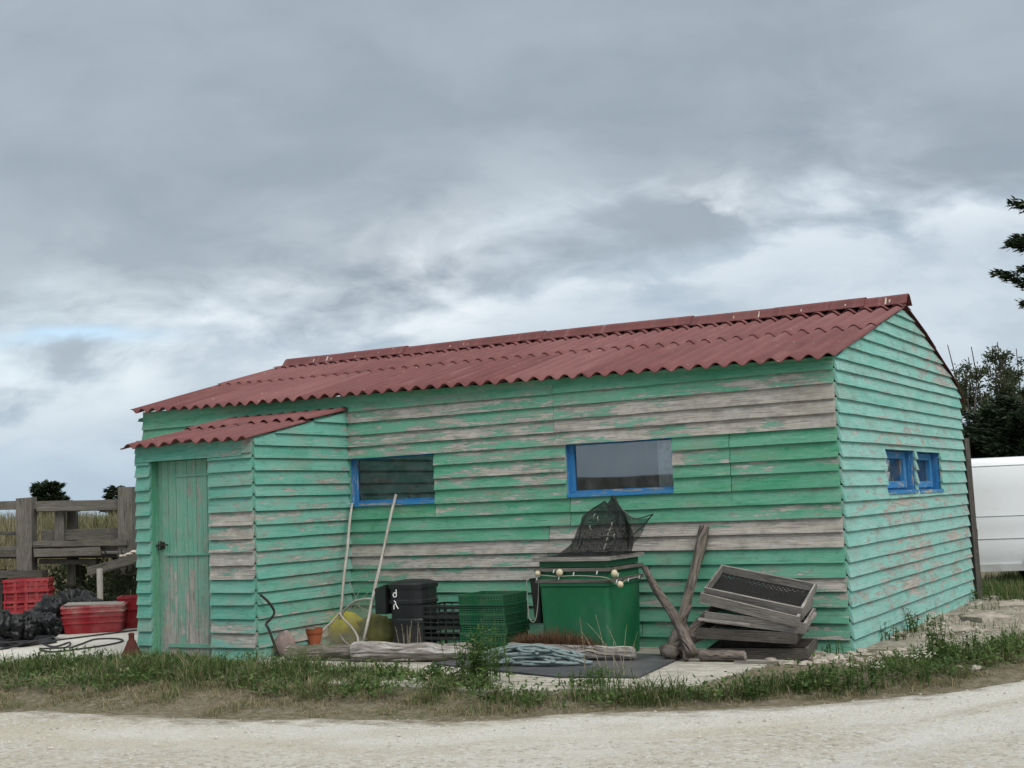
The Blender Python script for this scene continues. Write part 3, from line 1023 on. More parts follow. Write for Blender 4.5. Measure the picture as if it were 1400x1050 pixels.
ax0, ax1 = -7.19, -5.44
sheet(ar, ax0, ax0 + .70, aslope, 0, .60, 0, .3, tilt=-.01)
sheet(ar, ax0 + .69, ax0 + .95, aslope, -.01, .60, .016, .5, tilt=.02)
sheet(ar, ax0 + .93, ax1, aslope, .0, .60, .004, .45, tilt=-.02)
sheet(ar, ax0 + .0, ax0 + .90, aslope, .52, .985, .020, .4)
sheet(ar, ax0 + .88, ax1 + .01, aslope, .55, .985, .024, .55)
ar.build('roof', M['roof'], shed, smooth=True)

# bare posts and board ends at the back corner
bp = MB()
bp.bar((.030, 5.51, 1.95), (.050, 5.53, -.1), .075, .07)
bp.build('corner_post', M['dgrey'], shed)
be = MB()
be.bar((-.25, 5.56, 1.06), (.075, 5.58, 1.055), .03, .09)
be.build('plank_end', M['grey'], shed)
be = MB()
be.bar((-.25, 5.56, .76), (.085, 5.58, .755), .03, .10)
be.build('plank_end', M['grey'], shed)

# bottle standing inside the left window
bt = MB()
p = at(519, 679, 'y', .22)
bt.lathe([(.0, 0), (.036, .0), (.036, .10), (.03, .115), (.034, .13), (.016, .17), (.013, .21), (.016, .215), (.016, .26), (.0, .262)], (at(519, 679, 'y', .125).x, .125, 1.478), 14)
sh_ = MB()
sh_.box((-4.88, .165, 1.468), (1.04, .12, .02))
sh_.build('window_shelf', M['gap'], shed)
tag(bt.build('bottle', M['bottle']), 'pale glass bottle standing behind the pane of the left front window', 'bottle')
# ------------------------------------------------------------------ yard objects, right of the annex
GZ = -.052


def wpath(pts, n=10):
    """Catmull-Rom through points"""
    P = [Vector(p) for p in pts]
    P = [P[0] * 2 - P[1]] + P + [P[-1] * 2 - P[-2]]
    out = []
    for i in range(1, len(P) - 2):
        for k in range(n):
            t = k / n
            a, b, c, d = P[i - 1], P[i], P[i + 1], P[i + 2]
            out.append(.5 * ((2 * b) + (c - a) * t + (2 * a - 5 * b + 4 * c - d) * t * t + (3 * b - a - 3 * c + d) * t ** 3))
    out.append(P[-2])
    return out


# green tank
TX0, TX1, TY0, TY1 = -2.60, -1.885, -.95, -.25
tank = thing('fish_tank', 'big bright green plastic tank under stacked wire frames below the right front window', 'tank', ((TX0 + TX1) / 2, (TY0 + TY1) / 2, GZ))


def rrect(x0, x1, y0, y1, r, n=5):
    o = []
    for (cx, cy, a0) in ((x1 - r, y1 - r, 0), (x0 + r, y1 - r, 90), (x0 + r, y0 + r, 180), (x1 - r, y0 + r, 270)):
        for k in range(n + 1):
            a = math.radians(a0 + 90 * k / n)
            o.append((cx + r * math.cos(a), cy + r * math.sin(a)))
    return o


def rr_loft(mb, levels, n=5, cap=(True, True)):
    """levels: (z, inset, radius)"""
    rings = []
    for (z, x0, x1, y0, y1, r) in levels:
        rings.append([(a, b, z) for a, b in rrect(x0, x1, y0, y1, r, n)])
    N = len(rings[0])
    vs = [p for r in rings for p in r]
    fs = []
    for i in range(len(rings) - 1):
        for k in range(N):
            fs.append((i * N + k, i * N + (k + 1) % N, (i + 1) * N + (k + 1) % N, (i + 1) * N + k))
    if cap[0]: fs.append(tuple(reversed(range(N))))
    if cap[1]: fs.append(tuple((len(rings) - 1) * N + k for k in range(N)))
    mb.add(vs, fs)


tb = MB()
def lv(z, i, r=.05): return (z, TX0 + i, TX1 - i, TY0 + i, TY1 - i, r)
rr_loft(tb, [lv(GZ, .035), lv(GZ + .01, .02), lv(.30, .008), lv(.585, .0), lv(.60, -.012), lv(.635, -.012), lv(.64, .0), lv(.70, .0), lv(.705, .02), lv(.25, .05)], cap=(True, False))
tb.build('tub', M['tank'], tank)
tb = MB()
tb.box(((TX0 + TX1) / 2, (TY0 + TY1) / 2, .60), (.62, .60, .02))
tb.build('inner_floor', M['tankin'], tank)


def ringframe(mb, x0, x1, y0, y1, z, w, h):
    mb.box(((x0 + x1) / 2, y0 + w / 2, z), (x1 - x0, w, h), jit=.002)
    mb.box(((x0 + x1) / 2, y1 - w / 2, z), (x1 - x0, w, h), jit=.002)
    mb.box((x0 + w / 2, (y0 + y1) / 2, z), (w, y1 - y0 - 2 * w, h - .003), jit=.002)
    mb.box((x1 - w / 2, (y0 + y1) / 2, z), (w, y1 - y0 - 2 * w, h - .003), jit=.002)


for (z, lab, dx) in ((.645, 'weathered grey timber frame strip lowest around the green tank rim', .0), (.745, 'weathered grey timber frame strip in the middle of the green tank top', .004), (.842, 'topmost pale timber frame on the green tank, under the black net', .010)):
    fr = thing('timber_frame', lab, 'tray', ((TX0 + TX1) / 2, (TY0 + TY1) / 2, z), 'timber frames stacked on the green tank')  # each is a timber frame strip around the tank, not a tray
    mb = MB()
    ringframe(mb, TX0 - .022 - dx, TX1 + .022 + dx, TY0 - .022 - dx, TY1 + .022 + dx, z, .034, .030 if z < .8 else .036)
    mb.build('rim', M['tray'] if z > .8 else M['grey'], fr)
    if z > .66:
        mb = MB()
        rr_loft(mb, [lv(z - .075, .006, .03), lv(z - .014, .004, .03)], cap=(False, False))
        mb.build('green_side', M['tankin'], fr)

# black netting piled on the tank
nt = MB()
ZT = .862
RPX = [(762, 759), (779, 756), (786, 748), (790, 738), (794, 726), (800, 704), (808, 698), (817, 692), (827, 684), (832, 690), (838, 678), (846, 693), (854, 702), (860, 722), (859, 742), (858, 756)]
ridge = [at(px, py, 'y', -.62) for (px, py) in RPX]
ridge = [(q.x, q.z) for q in ridge]


def net_p(u, v):
    f = u * (len(ridge) - 1)
    i = min(len(ridge) - 2, int(f))
    t = f - i
    rx_, rz = [ridge[i][k] + (ridge[i + 1][k] - ridge[i][k]) * t for k in (0, 1)]
    s = abs(v - .5) * 2
    side = -1 if v < .5 else 1
    bx = ridge[0][0] - .05 + (ridge[-1][0] - ridge[0][0] + .06) * u
    x = rx_ + (bx - rx_) * s ** 3
    z = ZT + (rz - ZT) * (1 - s ** 2.2)
    y = -.62 + side * (.03 * min(1, s * 4) + .17 * s ** 1.5)
    fold = (.030 * math.sin(u * 26 + v * 5) + .035 * mnoise.noise(Vector((u * 8, v * 4, 3)))) * (.5 + s * .5)
    y += fold
    x += .012 * math.sin(v * 17 + u * 9) * s
    z = max(z + .010 * mnoise.noise(Vector((u * 9, v * 8, 8))), ZT)
    return (x, y, z), (u * 1.3, v * .9)


nt.grid(net_p, 48, 26)
# the spread skirt lying over the timber frame and sagging into the tank
def skirt(u, v):
    x = TX0 - .01 + (TX1 - TX0 + .02) * u
    y = TY0 - .0 + (TY1 - TY0) * v
    return (x, y, ZT + .004 + .030 * math.sin(u * 3.1) * math.sin(v * 3.1) * (.6 + .5 * math.sin(u * 19 + v * 9))), (u * .7, v * .7)
nt.grid(skirt, 22, 14)
# two loose flaps: the upright point and the corner sticking out to the right
def flap1(u, v):
    a = at(829, 690, 'y', -.60); b = at(838, 677, 'y', -.62); c_ = at(864, 722, 'y', -.66); d = at(858, 745, 'y', -.58)
    p = (a * (1 - u) + b * u) * (1 - v) + (d * (1 - u) + c_ * u) * v
    p.y += .03 * math.sin(u * 5 + v * 7)
    return p, (u * .3, v * .3)
def flap2(u, v):
    a = at(850, 696, 'y', -.62); b = at(893, 703, 'y', -.56); c_ = at(859, 752, 'y', -.66)
    top = a * (1 - u) + b * u
    top.z -= .065 * math.sin(PI * u) ** .8
    bot = c_ * (1 - u) + b * u
    bot.z -= .02 * math.sin(PI * u)
    p = top * (1 - v) + bot * v
    p.y += .022 * math.sin(u * 9 + v * 4)
    return p, (u * .4, v * .25)
nt.grid(flap1, 8, 8)
nt.grid(flap2, 12, 8)
nn_ = thing('net_heap', 'heap of black netting piled up on top of the green tank', 'netting', (-2.15, -.6, ZT))
nt.build('netting', M['net'], nn_)
nr = MB()
for pts in ([at(789, 745, 'y', -.72), at(801, 705, 'y', -.66), at(827, 685, 'y', -.65)], [at(827, 685, 'y', -.65), at(836, 706, 'y', -.72), at(842, 722, 'y', -.75), at(838, 752, 'y', -.80)], [at(838, 677, 'y', -.65), at(848, 694, 'y', -.67), at(862, 712, 'y', -.67)], [at(850, 696, 'y', -.64), at(868, 709, 'y', -.62), at(893, 703, 'y', -.57)], [at(893, 703, 'y', -.57), at(876, 722, 'y', -.62), at(862, 734, 'y', -.66)]):
    nr.tube(wpath(pts, 6), .006, 5)
nr.build('hem_rope', M['black'], nn_)
nr = MB()
for (px, py) in ((827, 748), (829, 740), (831, 733), (834, 727), (837, 720), (812, 708), (818, 712), (808, 724), (826, 752), (840, 736)):
    x, _, z = at(px, py, 'y', -.80)
    a = RNG.uniform(.6, 1.9)
    nr = MB()
    nr.tube([(x, -.80, z), (x + .012 * math.cos(a), -.815, z + .02 * math.sin(a)), (x + .03 * math.cos(a), -.80, z + .04 * math.sin(a))], .0035, 4)
    nr.build('lacing', M['cord'], nn_)

# string of floats round the tank rim
fl = thing('float_line', 'cord of cream floats looped round the rim of the green tank', 'float line', (-2.2, TY0 - .03, .67))
mb = MB()
xs_ = [TX0 - .02, TX0 + .15, TX0 + .30, TX0 + .5, TX1 - .03, TX1 + .03]
pts = [(TX0 - .03, TY0 - .03, .705), (TX0 + .1, TY0 - .045, .70), (TX0 + .22, TY0 - .045, .69), (TX0 + .4, TY0 - .04, .695), (TX0 + .56, TY0 - .045, .69), (TX1 + .02, TY0 - .04, .67), (TX1 + .045, TY0 + .1, .60), (TX1 + .04, TY0 + .3, .63), (TX1 + .04, TY1 - .1, .64)]
mb.tube(wpath(pts, 6), .004, 5)
mb.build('cord', M['cord'], fl)
for (px, py, r) in ((735, 784, .028), (765, 783, .034), (840, 784, .033), (848, 799, .030)):
    mb = MB()
    p = at(px, py, 'y', TY0 - .05) if px < 838 else at(px, py, 'y', TY0 - .02)
    mb.lathe([(.004, -r), (r * .55, -r * .85), (r * .9, -r * .35), (r * .95, .1 * r), (r * .75, .65 * r), (.3 * r, r), (.01, r * 1.02)], p, 12, Matrix.Rotation(RNG.uniform(-.4, .4), 3, 'Y'))
    mb.build('float', M['cream'], fl, smooth=True)
for (px, py) in ((757, 781), (784, 785), (816, 783), (734, 791), (764, 790), (843, 795), (859, 793), (874, 789), (845, 786)):
    p = at(px, py, 'y', TY0 - .045) if px < 845 else at(px, py, 'x', TX1 + .05)
    mb = MB()
    mb.bar(p - Vector((.004, 0, .014)), p + Vector((.006, 0, .016)), .009, .007, up=(0, 1, 0))
    mb.build('knot', M['white'], fl)

# black tub hanging off the left of the tank, with a loop of cord
bk = thing('black_bucket', 'narrow black tub with a cord loop hanging at the left side of the green tank', 'tub', (-2.70, -.7, .66))
mb = MB()
rr_loft(mb, [(.25, -2.735, -2.655, -.82, -.55, .03), (.645, -2.755, -2.635, -.86, -.50, .035), (.66, -2.765, -2.63, -.87, -.49, .035), (.66, -2.75, -2.645, -.85, -.51, .03), (.3, -2.735, -2.66, -.83, -.54, .025)], cap=(True, True))
mb.build('tub', M['black'], bk)
mb = MB()
mb.tube(wpath([(-2.765, -.875, .655), (-2.755, -.89, .42), (-2.74, -.90, .31), (-2.705, -.90, .265), (-2.67, -.90, .30), (-2.645, -.89, .45), (-2.635, -.875, .66)], 6), .0045, 6)
mb.build('cord', M['cord'], bk)


# nestable plastic crates with open sides
def crate_mb(w, d, h, bars=3, ribs=9, t=.010, floor=True, solid_low=0.0):
    mb = MB()
    for z in np.linspace(.006, h - .008, bars + 1):
        hh = (.034 if t > .03 else .020) if z < .01 or z > h - .02 else .011
        s = 1.0 if z < h - .02 else 1.02
        for sg in (-1, 1):
            mb.box((0, sg * (d / 2 - t / 2) * s, z), (w * s, t, hh))
            mb.box((sg * (w / 2 - t / 2) * s, 0, z), (t, d * s - 2 * t, hh - .001))
    for i in range(ribs):
        x = -w / 2 + t / 2 + (w - t) * i / (ribs - 1)
        for sg in (-1, 1):
            mb.box((x, sg * (d / 2 - t * .45), h / 2), ((.045 if t > .03 else .009) if 0 < i < ribs - 1 else .02, t * .7, h - .004))
    rd = max(3, int(ribs * d / w))
    for i in range(1, rd - 1):
        y = -d / 2 + d * i / (rd - 1)
        for sg in (-1, 1):
            mb.box((sg * (w / 2 - t * .45), y, h / 2), (t * .7, .009, h - .004))
    if floor:
        for i in range(14):
            mb.box((-w / 2 + w * (i + .5) / 14, 0, .004), (w / 14 * .55, d - 2 * t, .006))
    if solid_low:
        for sg in (-1, 1):
            mb.box((0, sg * (d / 2 - t * .8), solid_low / 2), (w - .01, t * .5, solid_low))
            mb.box((sg * (w / 2 - t * .8), 0, solid_low / 2), (t * .5, d - .02, solid_low))
    return mb


def crate_stack(name, label_fn, cat, group, mat, pos, rz, dims, n, pitch_, proto=None, jig=.012, **kw):
    first = proto
    outs = []
    for k in range(n):
        if first is None:
            first = thing(name, 'x', cat, (0, 0, 0), group)
            crate_mb(*dims, **kw).build('basket', mat, first, local=True)
            c_ = first
        else:
            c_ = copy_tree(first)
        c_.location = (pos[0] + RNG.uniform(-jig, jig), pos[1] + RNG.uniform(-jig, jig), pos[2] + k * pitch_)
        c_.rotation_euler = (0, 0, rz + RNG.uniform(-.02, .02))
        c_['label'] = label_fn(k)
        outs.append(c_)
    return outs


ORD = ['lowest', 'second from the ground', 'third from the ground', 'fourth from the ground', 'fifth from the ground', 'topmost']
crate_stack('green_crate', lambda k: 'slatted green plastic crate, %s in the green stack beside the tank' % ORD[k], 'crate', 'green crates stacked by the tank',
            M['gcrate'], (-3.35, -.52, GZ), .02, (.50, .46, .100), 6, .0915, bars=4, ribs=16, t=.016)
crate_stack('black_crate', lambda k: 'slatted black plastic crate, %s between the black bin and the green crates' % ['lowest', 'second from the ground', 'third from the ground', 'topmost'][k], 'crate',
            'black crates beside the black bin', M['black'], (-3.90, -.42, GZ), .0, (.46, .40, .13), 4, .104, bars=2, ribs=6)

# black bin with painted letters, dome lid and its open front panel
bi = thing('black_bin', 'big square black plastic bin with two white painted marks, beside the landing nets', 'bin', (-4.25, -.5, GZ))
BX0, BX1, BY0, BY1 = -4.54, -4.10, -.68, -.30
mb = MB()
def bl(z, i, r=.13): return (z, BX0 + i, BX1 - i, BY0 + i, BY1 - i, r)
rr_loft(mb, [bl(GZ, .03), bl(GZ + .012, .014), bl(.20, .010), bl(.215, .0), bl(.245, .0), bl(.26, .008), bl(.40, .004), bl(.41, -.008), bl(.44, -.008), bl(.45, .002), bl(.56, .0)], cap=(True, True))
mb.build('body', M['black'], bi)
mb = MB()
rr_loft(mb, [bl(.56, -.012), bl(.60, -.014), bl(.615, .004, .12), bl(.632, .05, .10), bl(.642, .12, .05)], cap=(True, True))
mb.build('lid', M['black'], bi)
mb = MB()
mb.add([(BX0 - .01, BY0 + .02, .60), (BX0 - .01, BY1, .60), (BX0 - .17, BY1 - .04, .555), (BX0 - .17, BY0 + .06, .555), (BX0 - .01, BY0 + .02, .30), (BX0 - .01, BY1, .30), (BX0 - .17, BY1 - .04, .30), (BX0 - .17, BY0 + .06, .30)],
       [(0, 3, 2, 1), (4, 5, 6, 7), (0, 4, 7, 3), (1, 2, 6, 5), (0, 1, 5, 4), (3, 7, 6, 2)])
mb.build('side_box', M['black'], bi)
mb = MB()
yb = BY0 - .007


def stroke(pts, r=.006):
    mb.tube([Vector((p[0], yb, p[1])) for p in pts], r, 5)


cx, cz = -4.405, .50
stroke([(cx + .012, cz + .055), (cx + .010, cz - .020)])
stroke([(cx + .010 + .020 * math.cos(a) - .018, cz - .002 + .022 * math.sin(a)) for a in np.linspace(.3, 6.0, 12)])
cz = .395
stroke([(cx - .02, cz + .045), (cx + .0, cz + .03), (cx + .005, cz), (cx + .03, cz - .035)])
stroke([(cx + .0, cz + .02), (cx - .022, cz + .0), (cx - .024, cz - .04)])
mb.build('painted_marks', M['white'], bi)

# olive sack between buoy and bin
def lump(mb, c, r, seed, amp=.25, fr=2.2, nu=22, nv=12, flat=None, cr=0.0):
    vs, fs, uv = [], [], []
    for j in range(nv + 1):
        th = PI * j / nv
        for i in range(nu):
            ph = 2 * PI * i / nu
            d = Vector((math.sin(th) * math.cos(ph), math.sin(th) * math.sin(ph), math.cos(th)))
            k = 1 + amp * mnoise.noise(d * fr + Vector((seed, seed * 2, 0))) + amp * .5 * mnoise.noise(d * fr * 2.3 + Vector((seed, 0, 3)))
            if cr: k += cr * max(0, 1 - 4.5 * abs(mnoise.noise(d * fr * 1.6 + Vector((0, seed, 5))))) * .55 + cr * .4 * max(0, 1 - 5 * abs(mnoise.noise(d * fr * 3.3 + Vector((seed, 3, 5)))))
            p = Vector((d.x * r[0] * k, d.y * r[1] * k, d.z * r[2] * k)) + Vector(c)
            if flat is not None: p.z = max(p.z, flat)
            vs.append(p); uv.append((ph, th))
    for j in range(nv):
        for i in range(nu):
            fs.append((j * nu + i, (j + 1) * nu + i, (j + 1) * nu + (i + 1) % nu, j * nu + (i + 1) % nu))
    mb.add(vs, fs, uv)
    return mb


def lumpthing(name, label, cat, c, r, mat, seed, group=None, **kw):
    mb = lump(MB(), c, r, seed, **kw)
    o = mb.build(name, mat, smooth=True)
    return tag(o, label, cat, group)


p = at(514, 862, 'y', -.42)
lumpthing('olive_sack', 'slumped olive yellow sack squeezed between the yellow buoy and the black bin', 'sack', (p.x - .02, -.36, .10), (.20, .13, .16), M['sack'], 3.3, amp=.18, flat=GZ, cr=.15)

# yellow buoy
p = at(471, 858, 'y', -.38)
by = thing('yellow_buoy', 'faded yellow round buoy lying on the ground behind the landing net', 'buoy', (p.x, -.36, GZ))
mb = MB()
Mr = Matrix.Rotation(1.2, 3, 'Y')
prof = [(.001, -.185), (.06, -.178), (.12, -.14), (.163, -.07), (.176, 0), (.163, .07), (.12, .14), (.06, .178), (.03, .18)]
mb.lathe(prof, (p.x, -.36, GZ + .178), 26, Mr)
mb.build('body', M['buoy'], by, smooth=True)
mb = MB()
mb.lathe([(.03, .175), (.035, .19), (.03, .235), (.012, .24), (.001, .24)], (p.x, -.36, GZ + .178), 14, Mr)
mb.build('eye', M['buoy'], by, smooth=True)

# terracotta pot
p = at(430, 870, 'y', -.75)
pt_ = MB()
pt_.lathe([(.0, 0), (.06, 0), (.082, .135), (.092, .135), (.095, .175), (.082, .175), (.078, .13), (.052, .02), (.0, .02)], (p.x, -.75, GZ), 22, Matrix.Diagonal((1.0, 1.0, 1.22)))
tag(pt_.build('flower_pot', M['pot'], smooth=False), 'small empty terracotta pot standing by the annex side wall', 'pot')

# pink stone and bent iron bar
p = at(389, 873, 'y', -1.32)
lumpthing('rounded_stone', 'pinkish rounded stone lying behind the mossy log', 'stone', (p.x, -1.32, GZ + .10), (.115, .09, .135), M['stone'], 5.1, amp=.25, flat=GZ)
bar = MB()
bpts = [at(px, py, 'x', xx_) for (px, py, xx_) in ((356, 813, -5.41), (367, 823, -5.36), (375, 836, -5.33), (371, 845, -5.31), (364, 853, -5.29), (368, 862, -5.26), (381, 875, -5.20))]
bpts[-1].z = GZ + .02
bar.tube(wpath(bpts, 5), .013, 7)
tag(bar.build('bent_iron_bar', M['iron'], smooth=True), 'black wavy iron bar leaning on the annex side wall', 'iron bar')

# landing nets
def landing_net(label, top, bot, hoop, netpts, r=.016):
    t = thing('landing_net', label, 'landing net', (bot.x, bot.y, GZ), 'landing nets leaning by the left window')
    mb = MB()
    mb.tube([bot + (top - bot) * k / 8 + Vector((.004 * math.sin(k * 1.7), 0, 0)) for k in range(9)], [r] * 7 + [r * .95, r * .8], 8)
    mb.build('pole', M['pole'], t, smooth=True)
    mb = MB()
    mb.tube(hoop, .0115, 7)
    mb.build('hoop', M['pole'], t, smooth=True)
    mb = MB()
    netpts(mb)
    mb.build('net', M['fishnet'], t, smooth=True)
    return t


topA, botA = at(481, 688, 'y', -.075), at(465, 842, 'y', -.60)
hl, hr = at(430, 886, 'y', -.80), at(489, 886, 'y', -.85)
hA = wpath([botA + Vector((0, -.01, .03)), at(456, 848, 'y', -.64), at(441, 862, 'y', -.72), at(432, 874, 'y', -.78), hl], 6) + []
hB = wpath([botA + Vector((0, -.01, .03)), at(471, 848, 'y', -.64), at(482, 859, 'y', -.74), at(489, 872, 'y', -.80), hr], 6)
hoopA = list(reversed(hA)) + hB[1:]
hoopA = hoopA + wpath([hr, (hl + hr) / 2 + Vector((0, -.02, -.035)), hl], 6)[1:-1]


def netA(mb):
    cc = (hl + hr + botA * .8) / 2.8 + Vector((0, .22, .0))
    rim = hoopA
    n = len(rim)
    vs, uv, fs = [], [], []
    for j in range(6):
        t = j / 5
        for i, q in enumerate(rim):
            p = q * (1 - t) + cc * t
            p = p + Vector((0, .10 * math.sin(t * PI / 2), -.03 * math.sin(t * PI)))
            p.z = max(p.z, GZ + .01)
            vs.append(p); uv.append((i * .035, t * .35))
    for j in range(5):
        for i in range(n):
            fs.append((j * n + i, j * n + (i + 1) % n, (j + 1) * n + (i + 1) % n, (j + 1) * n + i))
    mb.add(vs, fs, uv)


landing_net('landing net with the straight white pole nearest the annex corner', topA, botA, hoopA, netA)
topB, botB = at(541, 676, 'y', -.05), at(497, 875, 'y', -.74)
k = .27
qB = botB + (topB - botB) * k
hoopB = wpath([qB, at(500, 819, 'y', -.56), at(484, 823, 'y', -.52), at(470, 836, 'y', -.50), at(462, 856, 'y', -.50), at(470, 876, 'y', -.55), at(485, 884, 'y', -.66), botB + Vector((0, .0, .0))], 6)


def netB(mb):
    n = len(hoopB)
    vs, uv, fs = [], [], []
    for j in range(6):
        t = j / 5
        for i, q in enumerate(hoopB):
            e = botB + (qB - botB) * (1 - i / (n - 1))
            p = q * (1 - t) + e * t
            p = p + Vector((0, .09 * math.sin(t * PI), 0))
            p.z = max(p.z, GZ + .01)
            vs.append(p); uv.append((i * .03, t * .4))
    for j in range(5):
        for i in range(n - 1):
            fs.append((j * n + i, j * n + i + 1, (j + 1) * n + i + 1, (j + 1) * n + i))
    mb.add(vs, fs, uv)


landing_net('landing net with the darker pole resting on the window sill, nearest the black bin', topB, botB, hoopB, netB)

# loose criss-cross twine behind the nets
tw = MB()
for (a, b, bend) in (((450, 864), (520, 790), .02), ((476, 790), (512, 856), -.02), ((460, 850), (492, 808), .03), ((504, 836), (470, 812), .02), ((440, 872), (478, 826), .0)):
    A, B = at(*a, 'y', -.30), at(*b, 'y', -.12)
    tw.tube(wpath([A, (A + B) / 2 + Vector((bend, -.02, -.02)), B], 5), .0035, 4)
tag(tw.build('twine', M['cord']), 'thin pale twine criss-crossing the wall behind the landing nets', 'twine')


# logs
def log(name, label, pts, r, mat, seed, rough=.42, n=36, endmat=None, group='logs lying along the deck'):
    t = thing(name, label, 'log', pts[0], group)
    mb = MB()
    path = [q + Vector((.0, .012 * mnoise.noise(q * 4), .012 * mnoise.noise(q * 5 + Vector((3, 3, 3))))) for q in wpath(pts, 16)]
    m = len(path)
    rr = [r * (1 - .12 * i / m + .10 * mnoise.noise(Vector((i * .14, seed, 0)))) for i in range(m)]
    rr[0] *= .9; rr[-1] *= .86
    mb.tube(path, rr, n, cap=False, rough=rough, seed=seed)
    mb.build('trunk', mat, t, smooth=True)
    for (q, d, ra) in ((path[0], path[0] - path[1], rr[0]), (path[-1], path[-1] - path[-2], rr[-1])):
        mb = MB()
        Mq = d.normalized().to_track_quat('Z', 'Y').to_matrix()
        mb.lathe([(ra * 1.0, -.035), (ra * .97, -.006), (ra * .6, .004), (ra * .2, .0), (.0, -.004)], q, 14, Mq)
        mb.build('cut_end', endmat or M['log'], t, smooth=False)
    return t


LZ = GZ + .075
log('log', 'dark mossy log end lying by the annex corner', [(-5.03, -1.62, LZ), (-4.70, -1.57, LZ), (-4.32, -1.50, LZ - .0)], .078, M['logmoss'], 1.2)
log('log', 'bleached pale log lying in front of the black bin', [(-4.29, -1.56, LZ + .015), (-3.9, -1.50, LZ + .02), (-3.5, -1.40, LZ + .012), (-3.12, -1.27, LZ)], .088, M['log'], 4.7)
log('log', 'grey split log lying at the foot of the green tank', [(-2.80, -1.18, LZ + .02), (-2.4, -1.16, LZ + .01), (-2.0, -1.12, LZ), (-1.60, -1.06, LZ - .005)], .072, M['log'], 8.1)
log('log', 'short dark barked log lying before the tray stack', [(-1.06, -.90, LZ - .026), (-.90, -.89, LZ - .026), (-.66, -.87, LZ - .027)], .048, M['bark'], 2.9, rough=.15)

# timber baulk under the logs' near side
sl = MB()
sl.bar((-5.3, -1.95, -.10), (-3.3, -1.85, -.095), .16, .10, jit=.01)
tag(sl.build('timber_baulk', M['deck']), 'flat grey timber baulk lying in the grass before the logs', 'timber')

# rubber mat
mt = MB()
A, B, C_, D_ = (-1.34, -.98), (-1.02, -1.0), (-1.20, -2.12), (-3.55, -1.62)
mp = [at(937, 897, 'z', -.045), at(873, 927, 'z', -.045), at(760, 926, 'z', -.045), at(590, 908, 'z', -.045), at(700, 893, 'z', -.045), at(820, 893, 'z', -.045)]
mv = [(q.x, q.y, -.036 + .004 * i % .003) for i, q in enumerate(mp)]
mt.add([(q[0], q[1], -.044) for q in mv] + [(q[0], q[1], -.034) for q in mv],
       [tuple(reversed(range(6))), tuple(range(6, 12))] + [(i, (i + 1) % 6, 6 + (i + 1) % 6, 6 + i) for i in range(6)])
tag(mt.build('rubber_mat', M['rubber']), 'flat dark grey rubber mat lying on the deck under the rope', 'mat')

# heap of rope
rp = []
cx, cy = at(760, 902, 'z', 0).x, at(760, 902, 'z', 0).y
cxv = Vector((-2.42, -1.50, 0))
ax = Vector((.97, .22, 0)); ay = Vector((-.22, .97, 0))
R2 = random.Random(5)
for k in range(150):
    q_ = k / 150 * 2 * PI * 10.5
    am = .72 + .28 * math.sin(q_ * .21 + 1)
    lx = am * .50 * math.sin(q_ + .4 * math.sin(q_ * .37)) + .07 * math.sin(2.7 * q_ + 1)
    ly = (.16 + .05 * math.sin(q_ * .17)) * math.sin(1.63 * q_ + .6) + .035 * math.sin(3.4 * q_)
    q = cxv + ax * (lx - .02) + ay * ly
    edge = max(.1, 1 - (lx / .60) ** 2)
    rp.append(Vector((q.x, q.y, -.016 + (.0009 * k + R2.uniform(0, .016)) * edge)))
rp += [cxv + ax * .50 + ay * -.02 + Vector((0, 0, .0)), cxv + ax * .58 + ay * -.06 + Vector((0, 0, -.014)), cxv + ax * .40 + ay * -.16 + Vector((0, 0, -.014)), cxv + ax * .0 + ay * -.20 + Vector((0, 0, -.014))]
rpm = MB()
rpm.tube(wpath(rp, 6), .0115, 7, rough=.16)
tag(rpm.build('rope', M['rope'], smooth=True), 'tangled heap of thick grey blue rope on the rubber mat', 'rope')

# driftwood branches and root
def branch(name, label, pts, r, mat, seed, group='driftwood branches by the trays'):
    mb = MB()
    mb.tube(wpath(pts, 9), list(np.interp(np.linspace(0, 1, 9 * (len(pts) - 1) + 1), np.linspace(0, 1, len(r)), r)), 28, rough=.5, seed=seed)
    return mb


bA = branch('a', '', [(-1.52, -.46, GZ + .04), (-1.46, -.34, .22), (-1.40, -.20, .55), (-1.335, -.09, .88), (-1.30, -.055, 1.09)], [.060, .048, .044, .048, .052, .044], M['drift'], 1.0)
tag(bA.build('driftwood_post', M['drift'], smooth=True), 'grey driftwood post standing upright against the wall', 'driftwood', 'driftwood branches by the trays')
pb0, pb1 = at(881, 776, 'y', -.30), at(944, 880, 'y', -.98)
bB = branch('b', '', [pb0, pb0 * .66 + pb1 * .34 + Vector((-.01, 0, .0)), pb0 * .3 + pb1 * .7 + Vector((.0, 0, .01)), Vector((pb1.x + .01, pb1.y, GZ + .07))], [.026, .035, .040, .046, .058], M['bark'], 2.0)
tag(bB.build('driftwood_branch', M['bark'], smooth=True), 'dark driftwood branch leaning out from the tank down to the deck', 'driftwood', 'driftwood branches by the trays')
rt = thing('driftwood_root', 'knotty forked root stump lying beside the wooden trays', 'driftwood', (-1.36, -.7, GZ), 'driftwood branches by the trays')
mb = branch('c', '', [(-1.30, -.86, GZ + .075), (-1.24, -.74, .10), (-1.17, -.62, .24), (-1.08, -.52, .36)], [.075, .06, .045, .03], M['drift'], 3.0)
mb.tube(wpath([(-1.24, -.74, .10), (-1.10, -.72, .15), (-.98, -.68, .22)], 7), list(np.linspace(.05, .02, 15)), 10, rough=.25, seed=5)
mb.tube(wpath([(-1.47, -.72, GZ + .05), (-1.36, -.76, .03), (-1.26, -.74, .09)], 7), list(np.linspace(.065, .05, 15)), 10, rough=.25, seed=6)
